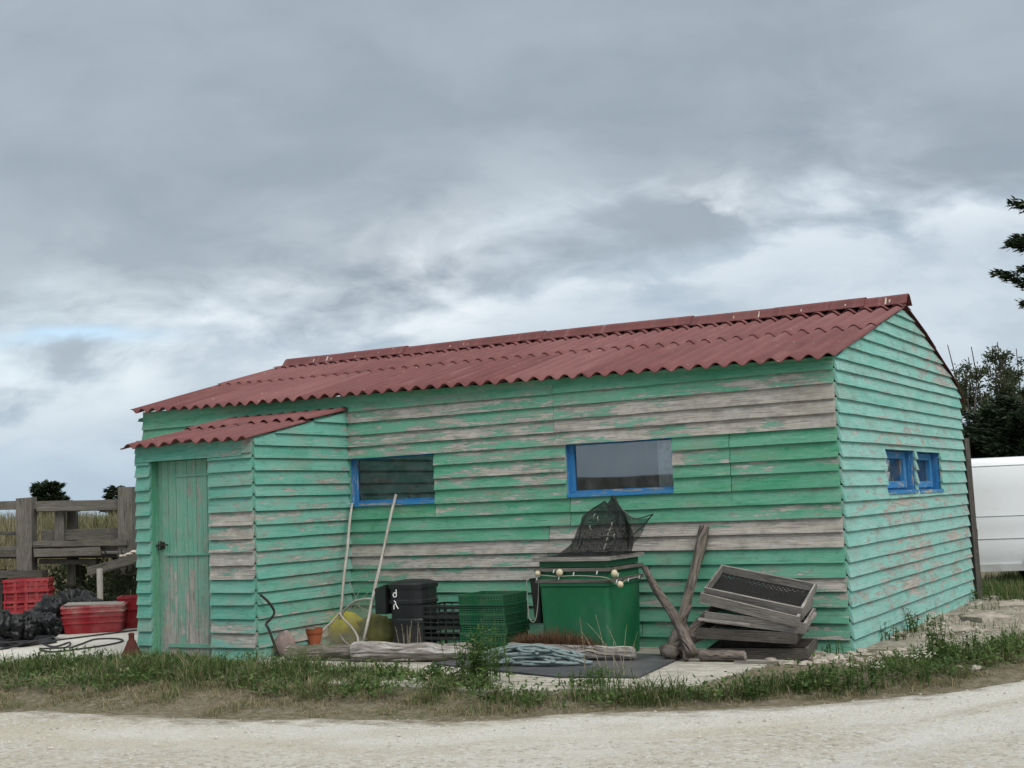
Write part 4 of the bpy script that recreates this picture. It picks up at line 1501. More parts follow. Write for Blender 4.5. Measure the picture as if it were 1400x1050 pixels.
mb.tube(wpath([(-1.26, -.76, .08), (-1.20, -.88, .04), (-1.16, -.98, GZ + .02)], 7), list(np.linspace(.05, .022, 15)), 10, rough=.25, seed=7)
mb.tube(wpath([(-1.22, -.72, .12), (-1.28, -.70, .26), (-1.22, -.66, .40)], 7), list(np.linspace(.04, .015, 15)), 10, rough=.25, seed=8)
mb.build('stem', M['bark'], rt, smooth=True)
mb = MB()
lump(mb, (-1.325, -.93, GZ + .075), (.07, .05, .062), 2.2, amp=.25, flat=GZ, cr=.2)
mb.build('knot', M['drift'], rt, smooth=True)

# wooden trays with wire bottoms
TW, TD, TH = .87, .50, .088


def tray_proto():
    t = thing('wooden_tray', 'x', 'tray', (0, 0, 0), 'wooden trays stacked by the corner')
    for (c, s_) in (((TW / 2, .012, TH / 2), (TW, .022, TH)), ((TW / 2, TD - .012, TH / 2), (TW, .022, TH)), ((.011, TD / 2, TH / 2 + .003), (.022, TD - .05, TH - .006)), ((TW - .011, TD / 2, TH / 2 + .003), (.022, TD - .05, TH - .006))):
        mb = MB()
        mb.box(c, s_, jit=.003)
        mb.build('side_board', M['tray'], t, local=True)
    mb = MB()
    mb.grid(lambda u, v: ((.02 + (TW - .04) * u, .02 + (TD - .04) * v, .016 - .012 * math.sin(PI * u) * math.sin(PI * v)), (u * TW, v * TD)), 8, 6)
    mb.build('wire_mesh', M['mesh'], t, local=True)
    return t


tp = tray_proto()


def place_tray(t, FL, FR, tilt, label, w=TW):
    FL, FR = Vector(FL), Vector(FR)
    x = (FR - FL).normalized()
    yb_ = Vector((0, 0, 1)).cross(x).normalized()
    z0 = x.cross(yb_)
    y = yb_ * math.cos(tilt) + z0 * math.sin(tilt)
    z = x.cross(y)
    t.matrix_world = Matrix(((x.x, y.x, z.x, FL.x), (x.y, y.y, z.y, FL.y), (x.z, y.z, z.z, FL.z), (0, 0, 0, 1)))
    t['label'] = label
    return t


def dark(t):
    for ch in [o for o in bpy.data.objects if o.parent == t and o.name.startswith('side')]:
        ch.data = ch.data.copy()
        ch.data.materials[0] = M['traydark']


tr = [tp] + [copy_tree(tp) for _ in range(4)]
Rm = lambda px, py, y: at(px, py, 'y', y)
place_tray(tr[0], Rm(962, 816, -.74), Rm(1088, 843, -.66), .37, 'topmost wooden tray, tilted and showing its black wire bottom')
place_tray(tr[1], Rm(956, 824, -.80), Rm(1085, 856, -.73), .24, 'wooden tray just under the topmost one in the stack by the corner')
place_tray(tr[2], Rm(963, 850, -.80), Rm(1096, 866, -.68), .17, 'wooden tray in the middle of the stack by the corner')
place_tray(tr[3], Rm(952, 872, -.82), Rm(1082, 880, -.74), .11, 'dark wooden tray second from the ground in the stack by the corner')
place_tray(tr[4], (-1.06, -.74, GZ + .004), (-.16, -.62, GZ + .004), .06, 'dark wooden tray lowest in the stack by the corner')
dark(tr[3]); dark(tr[4])
bpy.context.view_layer.update()
# loose slats poking out of the stack
for (a, b, lab) in ((Rm(955, 846, -.82), Rm(1026, 854, -.80), 'thin split slat poking out of the tray stack'), (Rm(1095, 862, -.62), Rm(1114, 838, -.30), 'short slat leaning up at the right of the tray stack'), (Rm(1004, 897, -.98), Rm(1064, 894, -.93), 'thin stick lying on the deck before the trays')):
    mb = MB()
    a, b = Vector(a), Vector(b)
    if 'stick' in lab: a.z = b.z = GZ + .012
    mb.bar(a, b, .03 if 'stick' not in lab else .018, .016, jit=.004)
    tag(mb.build('loose_stick', M['tray']), lab, 'slat', 'loose slats around the tray stack')

# ------------------------------------------------------------------ left yard
# rusty cone by the annex corner
cn = MB()
p = at(182, 893, 'y', -1.70)
cn.lathe([(.0, 0), (.105, 0), (.11, .02), (.085, .06), (.062, .11), (.042, .16), (.03, .175), (.028, .215), (.034, .23), (.02, .245), (.0, .247)], (p.x, -1.72, -.05), 16)
tag(cn.build('rusty_cone', M['rust'], smooth=True), 'small rusty red cone standing at the left corner of the annex', 'cone')

# red crates
bagx = []
st = crate_stack('red_crate', lambda k: 'red plastic crate with window-like openings, %s in the far left stack' % ['lowest', 'second from the ground', 'third from the ground', 'fourth from the ground', 'topmost'][k], 'crate',
                 'red crates stacked under the jetty', M['red'], (-12.35, 1.35, -.052), math.radians(38), (.62, .42, .165), 4, .150, bars=2, ribs=5, t=.035, solid_low=.11)
c1 = copy_tree(st[0])
for ch in [o for o in bpy.data.objects if o.parent == c1]: bpy.data.objects.remove(ch)
c1['label'] = 'bright red plastic crate lying nearest on the left slab'
c1['group'] = 'red crates on the left slab'


def solid_crate(w, d, h, mat, parent, handle=True):
    mb = MB()
    lv_ = lambda z, i: (z, -w / 2 + i, w / 2 - i, -d / 2 + i, d / 2 - i, .03)
    rr_loft(mb, [lv_(0, .035), lv_(.01, .03), lv_(h * .55, .012), lv_(h * .57, -.006), lv_(h * .66, -.006), lv_(h * .68, .008), lv_(h - .025, .0), lv_(h - .024, -.012), lv_(h, -.012), lv_(h, .012), lv_(.03, .04)], cap=(True, True))
    for i in range(9):
        mb.box((-w / 2 + w * (i + .5) / 9, -d / 2 - .002, h * .83), (.008, .014, h * .22))
    for i in range(6):
        for sg in (-1, 1):
            mb.box((sg * (w / 2 + .002), -d / 2 + d * (i + .5) / 6, h * .83), (.014, .008, h * .22))
    mb.build('basket', mat, parent, local=True)


solid_crate(.74, .50, .225, M['red'], c1)
CQ = at(124, 866, 'z', -.05)
c1.location = (CQ.x - .14, CQ.y + .20, -.05); c1.rotation_euler = (0, 0, math.radians(40))
c2 = thing('red_crate', 'faded pinkish red crate nested in the bright red one on the left slab', 'crate', (CQ.x - .15, CQ.y + .21, .095), 'red crates on the left slab')
solid_crate(.77, .51, .20, M['redfade'], c2)
c2.rotation_euler = (0, 0, math.radians(41))
c3 = thing('red_crate', 'bright red crate standing behind the faded one, nearest the annex', 'crate', (CQ.x + .06, CQ.y + .86, -.05), 'red crates on the left slab')
solid_crate(.62, .40, .41, M['red'], c3)
c3.rotation_euler = (0, 0, math.radians(36))
LX, LY = CQ.x - .15, CQ.y + .21
ld = thing('board_lid', 'grey board lid lying on the faded red crate', 'lid', (LX, LY, .30))
mb = MB()
mb.box((LX, LY, .303), (.72, .46, .018), Matrix.Rotation(math.radians(41), 3, 'Z') @ Matrix.Rotation(.03, 3, 'Y'), jit=.004)
mb.build('board', M['tray'], ld)
mb = MB()
mb.tube(wpath([at(82, 843, 'y', LY - .25), at(92, 831, 'y', LY - .2), at(118, 829, 'y', LY), at(140, 828, 'y', LY + .1), at(158, 822, 'y', LY + .4)], 6), .012, 6)
mb.build('strap', M['hose'], ld)

# black sacks
for (px, py, d, r, sd, lab) in ((4, 838, 16.9, (.26, .26, .30), 1.1, 'bulging black plastic sack cut off by the left edge of the photo'), (33, 842, 17.0, (.24, .22, .26), 2.7, 'creased black sack in front of the red crate stack'),
                                (55, 840, 17.1, (.26, .22, .25), 4.2, 'shiny black sack just left of the bright red crate'), (68, 834, 17.9, (.30, .25, .34), 5.6, 'black sack slumped behind the bright red crate, under the jetty'),
                                (100, 822, 19.0, (.42, .28, .36), 7.9, 'long black sack furthest back under the plank table'), (122, 838, 18.6, (.34, .25, .26), 9.4, 'flattened black sack hidden behind the red crates')):
    p = far(px, py, d)
    lumpthing('black_sack', lab, 'sack', (p.x, p.y, -.05 + r[2] * .50), (r[0] * .95, r[1] * .95, r[2] * .86), M['bag'], sd, 'black sacks on the left slab', amp=.28, cr=-.34, fr=1.5, flat=-.05, nu=60, nv=36)

# hoses
hz = MB()
hc = at(37, 880, 'z', -.04)
pts = []
for k in range(5):
    for s in range(10):
        a = 2 * PI * s / 10
        rr_ = .28 + .012 * math.sin(k * 2.1) + .03 * math.sin(a * 2 + k)
        pts.append((hc.x + rr_ * math.cos(a) * 1.0, hc.y + rr_ * 1.1 * math.sin(a), -.035 + .011 * k + .003 * math.sin(a * 3)))
pts += [at(5, 887, 'z', -.04), at(-40, 892, 'z', -.04)]
hz.tube(wpath(pts, 5), .013, 6)
tag(hz.build('hose_coil', M['hose'], smooth=True), 'coiled black hose lying flat on the left slab', 'hose')
hz = MB()
pts = [at(px, py, 'z', -.038) for (px, py) in ((190, 861), (150, 866), (110, 871), (72, 876), (60, 880), (75, 884), (95, 878), (90, 885), (55, 887), (72, 891), (110, 887), (150, 881), (168, 876), (158, 873), (130, 874), (112, 880), (95, 886))]
hz.tube(wpath(pts, 7), .010, 6)
tag(hz.build('loose_hose', M['hose'], smooth=True), 'thin black hose snaking loosely across the left slab to the annex', 'hose')

# ------------------------------------------------------------------ timber jetty with posts and rails
jd = Vector((.855, .50, 0)).normalized()         # along the jetty, roughly across the view
jn = Vector((-jd.y, jd.x, 0))


def jp(px, py, dist=21.0):
    """point of the jetty's front plane"""
    o_ = far(60, 715, dist)
    d_ = ray(px, py)
    t_ = (o_ - CAM).dot(jn) / d_.dot(jn)
    return CAM + d_ * t_


fence = thing('timber_fence', 'weathered grey post and rail fence of thick timbers left of the shed', 'fence', jp(60, 760))
Mj = Matrix((jd, jn, Vector((0, 0, 1)))).transposed()


def jpost(px0, px1, ytop, ybot, back=.0, name='post', mat='grey', th=.28):
    a, b = jp(px0, ytop), jp(px1, ytop)
    zt = (a.z + b.z) / 2
    zb_ = jp((px0 + px1) / 2, ybot).z
    w = (b - a).length
    c_ = (a + b) / 2 + jn * (back + th / 2)
    mb = MB()
    mb.box((c_.x, c_.y, (zt + zb_) / 2), (w, th, zt - zb_), Mj, jit=.012)
    return mb.build(name, M[mat], fence)


jpost(24.5, 45, 680, 782, -.05, th=.2)
jpost(161.5, 182, 666, 786, -.05, th=.2)
jpost(71, 84, 697, 760, .10, th=.14)
jpost(83.5, 95, 698, 800, .26, th=.14, mat='dgrey')
jpost(-30, -12, 682, 790, -.05, th=.2)


def jrail(pxa, ya, pxb, yb_, hpx, back, th=.09, name='rail', mat='grey', par=None, dip=.0):
    a, b = jp(pxa, ya) + jn * back, jp(pxb, yb_) + jn * back
    h = hpx / FPX * 21
    mb = MB()
    mb.bar(a, b, th, h, jit=.008)
    return mb.build(name, M[mat], par or fence)


jrail(-40, 692, 40, 690.5, 11, .14)
jrail(45, 691, 172, 688.5, 10, .12, th=.16)
jrail(50, 697, 172, 694.5, 5, .02, th=.05)
jrail(-40, 729, 30, 729, 5, .14, mat='dgrey')
jrail(50, 733, 168, 729, 14, .22)
jetty = thing('jetty', 'low grey plank jetty on dark timbers below the fence left of the shed', 'jetty', jp(60, 790))
for k, (dy, mt_) in enumerate(((0, 'grey'), (.0, 'grey'))):
    jrail(48 if k == 0 else -40, 744 + 8 * k, 176, 741 + 8 * k, 6.5, .02 + .12 * k - .06, th=.12, name='deck_plank', mat=mt_, par=jetty)
jrail(-40, 757, 30, 756, 9, .05, th=.2, name='deck_plank', mat='dgrey', par=jetty)
jrail(50, 755, 140, 753, 10, -.06, th=.10, name='deck_plank', par=jetty)
jrail(-50, 785, 62, 784, 9, -.02, th=.25, name='beam', mat='dgrey', par=jetty)
jrail(52, 768, 130, 769, 6, .15, th=.2, name='beam', mat='dgrey', par=jetty)
mb = MB()
a, b = jp(-50, 762) + jn * .9, jp(185, 760) + jn * .9
mb.bar(a, b, 1.5, .06)
mb.build('deck_plank', M['dgrey'], jetty)
for px in (-20, 18, 90, 150):
    q = jp(px, 800) + jn * .5
    mb = MB()
    mb.box((q.x, q.y, .3), (.2, .2, .75), Mj, jit=.01)
    mb.build('pile', M['dgrey'], jetty)

tbl = thing('plank_table', 'sloping grey plank table on a thin pale leg next to the annex', 'table', jp(126, 830, 19.6))
A, B = far(119, 775, 19.6), far(200, 754, 19.9)
mb = MB()
ux = (B - A)
back = Vector((-.5, .9, 0)) * .75
mb.add([A, B, B + back, A + back, A - Vector((0, 0, .12)), B - Vector((0, 0, .12)), B + back - Vector((0, 0, .12)), A + back - Vector((0, 0, .12))],
       [(0, 1, 2, 3), (7, 6, 5, 4), (0, 4, 5, 1), (1, 5, 6, 2), (2, 6, 7, 3), (3, 7, 4, 0)], [(0, 0), (1, 0), (1, .6), (0, .6), (0, .1), (1, .1), (1, .7), (0, .7)])
mb.build('table_top', M['grey'], tbl)
for (px, dd, m_) in ((125.5, 19.62, 'pole'), (183, 20.1, 'dgrey')):
    q = far(px, 780, dd)
    mb = MB()
    mb.box((q.x + .05, q.y + .1, (q.z + -.05) / 2 + .02), (.065, .065, q.z + .05), Mj, jit=.004)
    mb.build('leg', M[m_], tbl)
shp = MB()
for k in range(46):
    t_, s_ = RNG.uniform(.52, .86), RNG.uniform(.05, .6)
    q = A + ux * t_ + back * s_
    r = RNG.uniform(.025, .055)
    lump(shp, q + Vector((0, 0, r * .3 + RNG.uniform(0, .03))), (r, r * .8, r * .5), k * 1.3, nu=7, nv=4)
tag(shp.build('oyster_shells', M['shell']), 'loose pile of pale shells on the plank table', 'shells', kind='stuff')

# ------------------------------------------------------------------ van behind the shed
M['sill'] = plain('grey_white_sill', (.50, .50, .49), .5, .3, scale=4, dirt=(.30, .28, .25), dirt_amt=.6)
VD = Vector((.965, .262, 0)).normalized()        # towards the van's front
VN = Vector((VD.y, -VD.x, 0))                    # towards the camera
VG = -.215
p0 = far(1321.5, 700, 20.0)
van = thing('white_van', 'white panel van parked behind the shed', 'van', (p0.x, p0.y, VG))
VO = Vector((p0.x, p0.y, VG)) - VN * .95
HALF = [(0, .34, .0), (.90, .36, 1), (.935, .42, 1), (.953, .60, 1), (.958, .77, 1), (.953, .80, 1), (.954, .95, 1), (.952, 1.095, 1), (.946, 1.13, 1), (.915, 1.50, 1), (.885, 1.80, 1), (.868, 1.835, 1), (.84, 1.90, 1), (.74, 1.945, 1), (.4, 1.965, 1), (0, 1.97, 1)]
ST = [(0.0, .30, .95, .97), (.015, .0, .975, .98), (.06, .0, 1.0, 1.0), (1.0, 0, 1, 1), (2.0, 0, 1, 1), (3.1, 0, 1, 1), (3.45, 0, .975, .99), (3.85, 0, .80, .98), (4.2, 0, .615, .97), (4.6, 0, .575, .95), (4.85, 0, .52, .90), (4.95, 0, .45, .82)]


def van_pt(sx, w, z): return VO + VD * sx + VN * w + Vector((0, 0, z))


mb = MB()
rings = []
for (sx, ins, rk, wk) in ST:
    ring = []
    full = [(-w, z) for (w, z, _) in reversed(HALF[1:-1])] + [(HALF[0][0], HALF[0][1])] + [(w, z) for (w, z, _) in HALF[1:-1]] + [(HALF[-1][0], HALF[-1][1])]
    for (w, z) in full:
        zz_ = .34 + (z - .34) * rk
        ring.append(van_pt(sx, w * wk, zz_))
    rings.append(ring)
n = len(rings[0])
vs = [q for r in rings for q in r]
fs = [(i * n + k, (i + 1) * n + k, (i + 1) * n + (k + 1) % n, i * n + (k + 1) % n) for i in range(len(rings) - 1) for k in range(n)]
fs += [tuple(range(n)), tuple(reversed([(len(rings) - 1) * n + k for k in range(n)]))]
mb.add(vs, fs)
vb = mb.build('body', M['van'], van, smooth=True)
for sx in (1.13, 4.05):
    for sg in (1, -1):
        cpt = van_pt(sx, sg * .86, .31)
        Mq = VN.to_track_quat('Z', 'Y').to_matrix()
        mb = MB()
        mb.lathe([(.19, -.10), (.29, -.10), (.315, -.07), (.315, .07), (.29, .10), (.19, .10)], cpt, 24, Mq)
        w_ = mb.build('wheel', M['tyre'], van)
        mb = MB()
        mb.lathe([(.0, .085), (.05, .095), (.06, .07), (.17, .06), (.195, .09)], cpt, 20, Mq if sg > 0 else Mq @ Matrix.Rotation(PI, 3, 'X'))
        mb.build('rim', M['hub'], w_)
        mb = MB()
        arc = [van_pt(sx + .39 * math.cos(a), sg * .955, .31 + .39 * math.sin(a)) for a in np.linspace(.12, PI - .12, 12)]
        mb.tube(arc, .035, 6)
        mb.build('wheel_arch', M['tyre'], van)
mb = MB()
mb.bar(van_pt(.02, .955, .375), van_pt(.80, .962, .375), .05, .10)
mb.bar(van_pt(1.64, .962, .375), van_pt(3.6, .962, .375), .05, .10)
mb.build('sill_trim', M['sill'], van)
for (w_, z_, h_) in ((.957, .785, .010), (.950, 1.11, .009), (.870, 1.835, .010)):
    mb = MB()
    for sg in (1, -1):
        mb.bar(van_pt(.10, sg * w_, z_), van_pt(3.3, sg * w_, z_), .012, h_)
    mb.build('body_seam', M['hub'], van)
for sg in (1, -1):
    mb = MB(); mb.bar(van_pt(-.012, sg * .86, .80), van_pt(-.012, sg * .86, 1.25), .10, .05, up=VN); mb.build('tail_light', M['lamp'], van)
    mb = MB(); mb.bar(van_pt(4.93, sg * .62, .78), van_pt(4.93, sg * .62, .98), .22, .06, up=VN); mb.build('headlight', M['white'], van)
    mb = MB()
    q = [van_pt(3.0, sg * .955, 1.18), van_pt(3.85, sg * .945, 1.16), van_pt(3.5, sg * .915, 1.66), van_pt(3.0, sg * .92, 1.72)]
    mb.add(q + [x_ - VN * sg * .03 for x_ in q], [(0, 1, 2, 3), (7, 6, 5, 4), (0, 4, 5, 1), (1, 5, 6, 2), (2, 6, 7, 3), (3, 7, 4, 0)])
    mb.build('side_window', M['gap'], van)
mb = MB()
mb.bar(van_pt(1.70, .972, .70), van_pt(2.95, .972, .70), .014, .07)
mb.build('rub_strip', M['hub'], van)
for sx_ in (1.72, 2.92):
    mb = MB()
    mb.tube([van_pt(sx_, .944, .42), van_pt(sx_, .966, .78), van_pt(sx_, .956, 1.10), van_pt(sx_, .92, 1.5), van_pt(sx_, .885, 1.82)], .006, 5)
    mb.build('panel_gap', M['tyre'], van)
mb = MB(); mb.bar(van_pt(-.05, -.85, .45), van_pt(-.05, .85, .45), .10, .16); mb.build('bumper', M['tyre'], van)
mb = MB()
q = [van_pt(3.52, -.80, 1.86), van_pt(3.52, .80, 1.86), van_pt(4.16, .84, 1.36), van_pt(4.16, -.84, 1.36)]
mb.add(q + [x_ + VD * .03 + Vector((0, 0, .02)) for x_ in q], [(3, 2, 1, 0), (4, 5, 6, 7), (0, 1, 5, 4), (1, 2, 6, 5), (2, 3, 7, 6), (3, 0, 4, 7)])
mb.build('windscreen', M['gap'], van)
# ------------------------------------------------------------------ vegetation
M['grass'] = leafmat('grass_blade', [(0, (.045, .085, .022)), (.35, (.085, .135, .038)), (.6, (.16, .18, .075)), (.8, (.27, .225, .13)), (1, (.37, .31, .21))], trans=.35)
M['weed'] = leafmat('weed_leaf', [(0, (.038, .078, .020)), (.5, (.075, .135, .034)), (.8, (.12, .18, .055)), (1, (.20, .22, .10))], trans=.35)
M['rust_weed'] = leafmat('dry_rusty_weed', [(0, (.10, .05, .03)), (.5, (.17, .085, .05)), (1, (.26, .19, .12))])
M['reed'] = leafmat('dry_reed', [(0, (.085, .11, .035)), (.4, (.15, .145, .070)), (1, (.27, .23, .145))])
M['bushleaf'] = leafmat('bush_leaf', [(0, (.028, .042, .020)), (.5, (.062, .080, .036)), (1, (.13, .15, .08))], trans=.35)
M['cypress'] = leafmat('cypress_leaf', [(0, (.013, .024, .013)), (.6, (.030, .047, .022)), (1, (.070, .090, .040))], trans=.25)
M['flower'] = plain('white_flower', (.46, .45, .37), .8, .1, scale=30)
M['stalk'] = plain('dry_stalk', (.33, .28, .18), .85, .1, scale=30, var=.4)


def blade(mb, p, h, az, lean, w, tint, curve=.5):
    p = Vector(p)
    d = Vector((math.cos(az), math.sin(az), 0))
    s = Vector((-d.y, d.x, 0)) * (w / 2)
    m = p + d * (lean * h * .35) + Vector((0, 0, h * .55))
    t = p + d * (lean * h) + Vector((0, 0, h * (1 - curve * lean * .5)))
    mb.add([p - s, p + s, m + s * .75, m - s * .75, t], [(0, 1, 2, 3), (3, 2, 4)], tint=tint)


def leaf(mb, p, d, up, L, w, tint):
    s = d.cross(up)
    if s.length < 1e-4: return
    s = s.normalized() * (w / 2)
    a = p + d * L * .45
    mb.add([p, a + s, p + d * L, a - s], [(0, 1, 2, 3)], tint=tint)


def rdir(zmin=-1, zmax=1):
    z = NR.uniform(zmin, zmax)
    a = NR.uniform(0, 2 * PI)
    r = math.sqrt(max(0, 1 - z * z))
    return Vector((r * math.cos(a), r * math.sin(a), z))


def gz(x, y): return height(x, y)


def W0(px, py, z=-.06):
    q = at(px, py, 'z', z)
    return (q.x, q.y)


R_ = [(-14, -5.45), (-9.6, -4.85)] + ROAD[3:15] + [(2.6, 1.15)]
B_ = [(-16, -3.7), (-11.8, -3.0), W0(0, 908), W0(150, 902), W0(300, 906), W0(450, 918), W0(600, 926), W0(700, 946), W0(850, 945), W0(1000, 940), W0(1100, 926), W0(1200, 914), W0(1300, 896), W0(1400, 876), (1.9, 3.4)]
B_ = B_[:len(R_)]
SEGA = []
for i in range(len(R_) - 1):
    a, b, c_, d_ = R_[i], R_[i + 1], B_[i + 1], B_[i]
    SEGA.append(abs((c_[0] - a[0]) * (d_[1] - b[1]) - (c_[1] - a[1]) * (d_[0] - b[0])) / 2)
SEGA = np.array(SEGA) / sum(SEGA)


def verge(t=None):
    i = NR.choice(len(SEGA), p=SEGA)
    u = NR.random()
    t = NR.random() if t is None else t
    a = (R_[i][0] * (1 - u) + R_[i + 1][0] * u, R_[i][1] * (1 - u) + R_[i + 1][1] * u)
    b = (B_[i][0] * (1 - u) + B_[i + 1][0] * u, B_[i][1] * (1 - u) + B_[i + 1][1] * u)
    return a[0] * (1 - t) + b[0] * t, a[1] * (1 - t) + b[1] * t, t, i + u


def pn(x, y, s, k=0): return mnoise.noise(Vector((x * s, y * s, k)))


gr = MB()
for _ in range(95000):
    x, y, t, s = verge(NR.random() ** .9 * 1.04 - .03)
    e = pn(x, y, 2.3, 1) * .28 + pn(x, y, 6, 2) * .14
    if t + 1.3 * e < .10 + .25 * max(0, pn(x, y, 2.9, 11)): continue
    clump = 1.2 * pn(x, y, 1.3, 5) + .9 * pn(x, y, 3.6, 6)
    lush = smooth(.22, .66, t + e * .6 + .22 * clump)
    right = smooth(8.5, 11, s)
    lush = max(lush, .7 * right * smooth(.12, .4, t + e))
    if NR.random() > .85 + .15 * lush: continue
    h = (.022 + .055 * NR.random()) * (1 - lush) + (.05 + .19 * NR.random() ** 1.6) * lush
    h *= min(1.6, max(.4, 1 + .9 * clump)) * (.78 if 4.5 < s < 9 else .9)
    if s > 8.5: h *= .85
    if lush > .4 and clump < -.15 and NR.random() < .78: continue
    if t > .93: h *= .75
    if t > .7 and s < 4.2: h *= .72
    tint = .82 - .42 * lush + NR.normal(0, .17) - .16 * clump
    if NR.random() < .10: tint = .85
    blade(gr, (x, y, gz(x, y) - .006), h, NR.uniform(0, 6.28), NR.uniform(.2, 1.5) * (1.2 - .3 * lush), .004 + .006 * lush * NR.random() + .002, min(1, max(0, tint)))
# turf right of the shed and under the van
for _ in range(16000):
    x, y = NR.uniform(-.6, 3.2), NR.uniform(5.2, 12)
    if y < 5.9 and x < .3: continue
    h = .08 + .22 * NR.random() ** 2
    blade(gr, (x, y, gz(x, y) - .01), h, NR.uniform(0, 6.28), NR.uniform(.1, .8), .011, min(1, max(0, .35 + NR.normal(0, .2) + .3 * pn(x, y, 1.5, 4))))
for _ in range(4500):
    x = NR.uniform(.12, 3.0); y = NR.uniform(-.2, 6.2)
    if y < road_y(x) + .4: continue
    if pn(x, y, 2.1, 9) + .35 * pn(x, y, 5, 3) < .16: continue
    h = .04 + .12 * NR.random() ** 1.5
    blade(gr, (x, y, gz(x, y) - .004), h, NR.uniform(0, 6.28), NR.uniform(.1, .9), .007, min(1, max(0, .4 + NR.normal(0, .2))))
tag(gr.build('verge_grass', M['grass']), 'rough green and straw grass of the verge between road and shed', 'grass', kind='stuff')

# low broadleaf weeds of the verge
wm = MB()
for _ in range(4000):
    x, y, t, s = verge(.25 + .75 * NR.random())
    if pn(x, y, 1.6, 7) + .5 * pn(x, y, 4, 8) < -.12 + (.15 if s < 8 else -.2): continue
    h = (.05 + .10 * NR.random()) * (1.25 if s > 8.5 else 1)
    z = gz(x, y)
    tt = NR.random()
    for k in range(NR.integers(5, 11)):
        d = rdir(.1, .95)
        q = Vector((x, y, z)) + Vector((d.x * h * .5, d.y * h * .5, h * NR.uniform(.25, 1.0)))
        leaf(wm, q, (d + Vector((0, 0, -.25))).normalized(), Vector((0, 0, 1)) + rdir() * .5, NR.uniform(.025, .06), NR.uniform(.014, .032), min(1, max(0, tt * .7 + NR.normal(.15, .18))))
tag(wm.build('verge_weeds', M['weed']), 'low leafy weeds growing through the verge grass', 'weeds', kind='stuff')

# fallen straw and dead stems along the road edge
sw = MB()
for _ in range(2600):
    x, y, t, s = verge(NR.random() ** 1.5 * .8 - .10)
    a = NR.uniform(0, 6.28); L = NR.uniform(.03, .14)
    z = gz(x, y) + NR.uniform(.008, .030)
    d = Vector((math.cos(a), math.sin(a), NR.normal(0, .12)))
    p_ = Vector((x, y, z)); w_ = Vector((-d.y, d.x, 0)) * .0022
    sw.add([p_ - w_, p_ + w_, p_ + d * L + w_ * .6, p_ + d * L - w_ * .6], [(0, 1, 2, 3)], tint=NR.uniform(.55, 1))
tag(sw.build('straw', M['grass']), 'dead straw and stems lying along the edge of the road', 'straw', kind='stuff')

# rusty dried weeds at the foot of the tank
rw = MB()
for _ in range(3200):
    x = NR.uniform(-2.80, -1.98); y = NR.uniform(-1.10, -.98)
    h = .10 + .24 * NR.random() * (1 - ((x + 2.42) / .5) ** 2 * .7)
    blade(rw, (x, y, GZ), h, NR.uniform(0, 6.28), NR.uniform(.05, .9), .007, NR.random())
tag(rw.build('dry_weeds', M['rust_weed']), 'rusty brown dried weeds against the foot of the green tank', 'weeds', kind='stuff')


def plant(name, label, x, y, h, nst, spread, leafL, leafW, per, mat='weed', flower=None, tint=.4, group=None, z=None, lean=.25, bare=.1, leafz=(-.2, .7)):
    z = gz(x, y) if z is None else z
    t = thing(name, label, 'plant', (x, y, z), group)
    sm_, lm, fm = MB(), MB(), MB()
    nf = 0
    for k in range(nst):
        a = NR.uniform(0, 6.28)
        bx, by = x + NR.normal(0, spread * .3), y + NR.normal(0, spread * .3)
        hh = h * NR.uniform(.6, 1.05)
        dx, dy = math.cos(a) * lean * hh * NR.random(), math.sin(a) * lean * hh * NR.random()
        P = [Vector((bx + dx * q ** 1.6, by + dy * q ** 1.6, z + hh * q)) for q in np.linspace(0, 1, 6)]
        sm_.tube(P, list(np.linspace(.0032, .0012, 6)) if bare > .3 else list(np.linspace(.005, .0018, 6)), 5, tint=tint)
        for j in range(per):
            q = NR.uniform(bare, 1.0)
            i = min(4, int(q * 5)); f = q * 5 - i
            c_ = P[i] * (1 - f) + P[i + 1] * f
            d = rdir(*leafz)
            leaf(lm, c_, d, Vector((0, 0, 1)) + rdir() * .6, leafL * (1.15 - .5 * q) * NR.uniform(.6, 1.1), leafW * (1.15 - .5 * q), min(1, max(0, NR.normal(tint, .2))))
        if flower:
            for j in range(NR.integers(3, 7)):
                q = P[-1] + Vector((NR.normal(0, .018), NR.normal(0, .018), NR.normal(0, .006)))
                r = flower
                fm.lathe([(.0, -.004), (r, .0), (r * .6, .006), (0, .008)], q, 6)
                nf += 1
    for q_, idx in ((sm_, 0), (lm, 1), (fm, 2)):
        if q_ is not sm_:
            b_ = len(sm_.v)
            tl = sm_.at['tint'] + [0.0] * (b_ - len(sm_.at['tint']))
            sm_.v += q_.v; sm_.uv += q_.uv; sm_.f += [tuple(i + b_ for i in f) for f in q_.f]; sm_.mi += [idx] * len(q_.f)
            sm_.at['tint'] = tl + list(q_.at.get('tint', []))
    sm_.build('foliage', [M['weed'] if mat != 'stalk' else M['stalk'], M[mat], M['flower']], t)
    return t


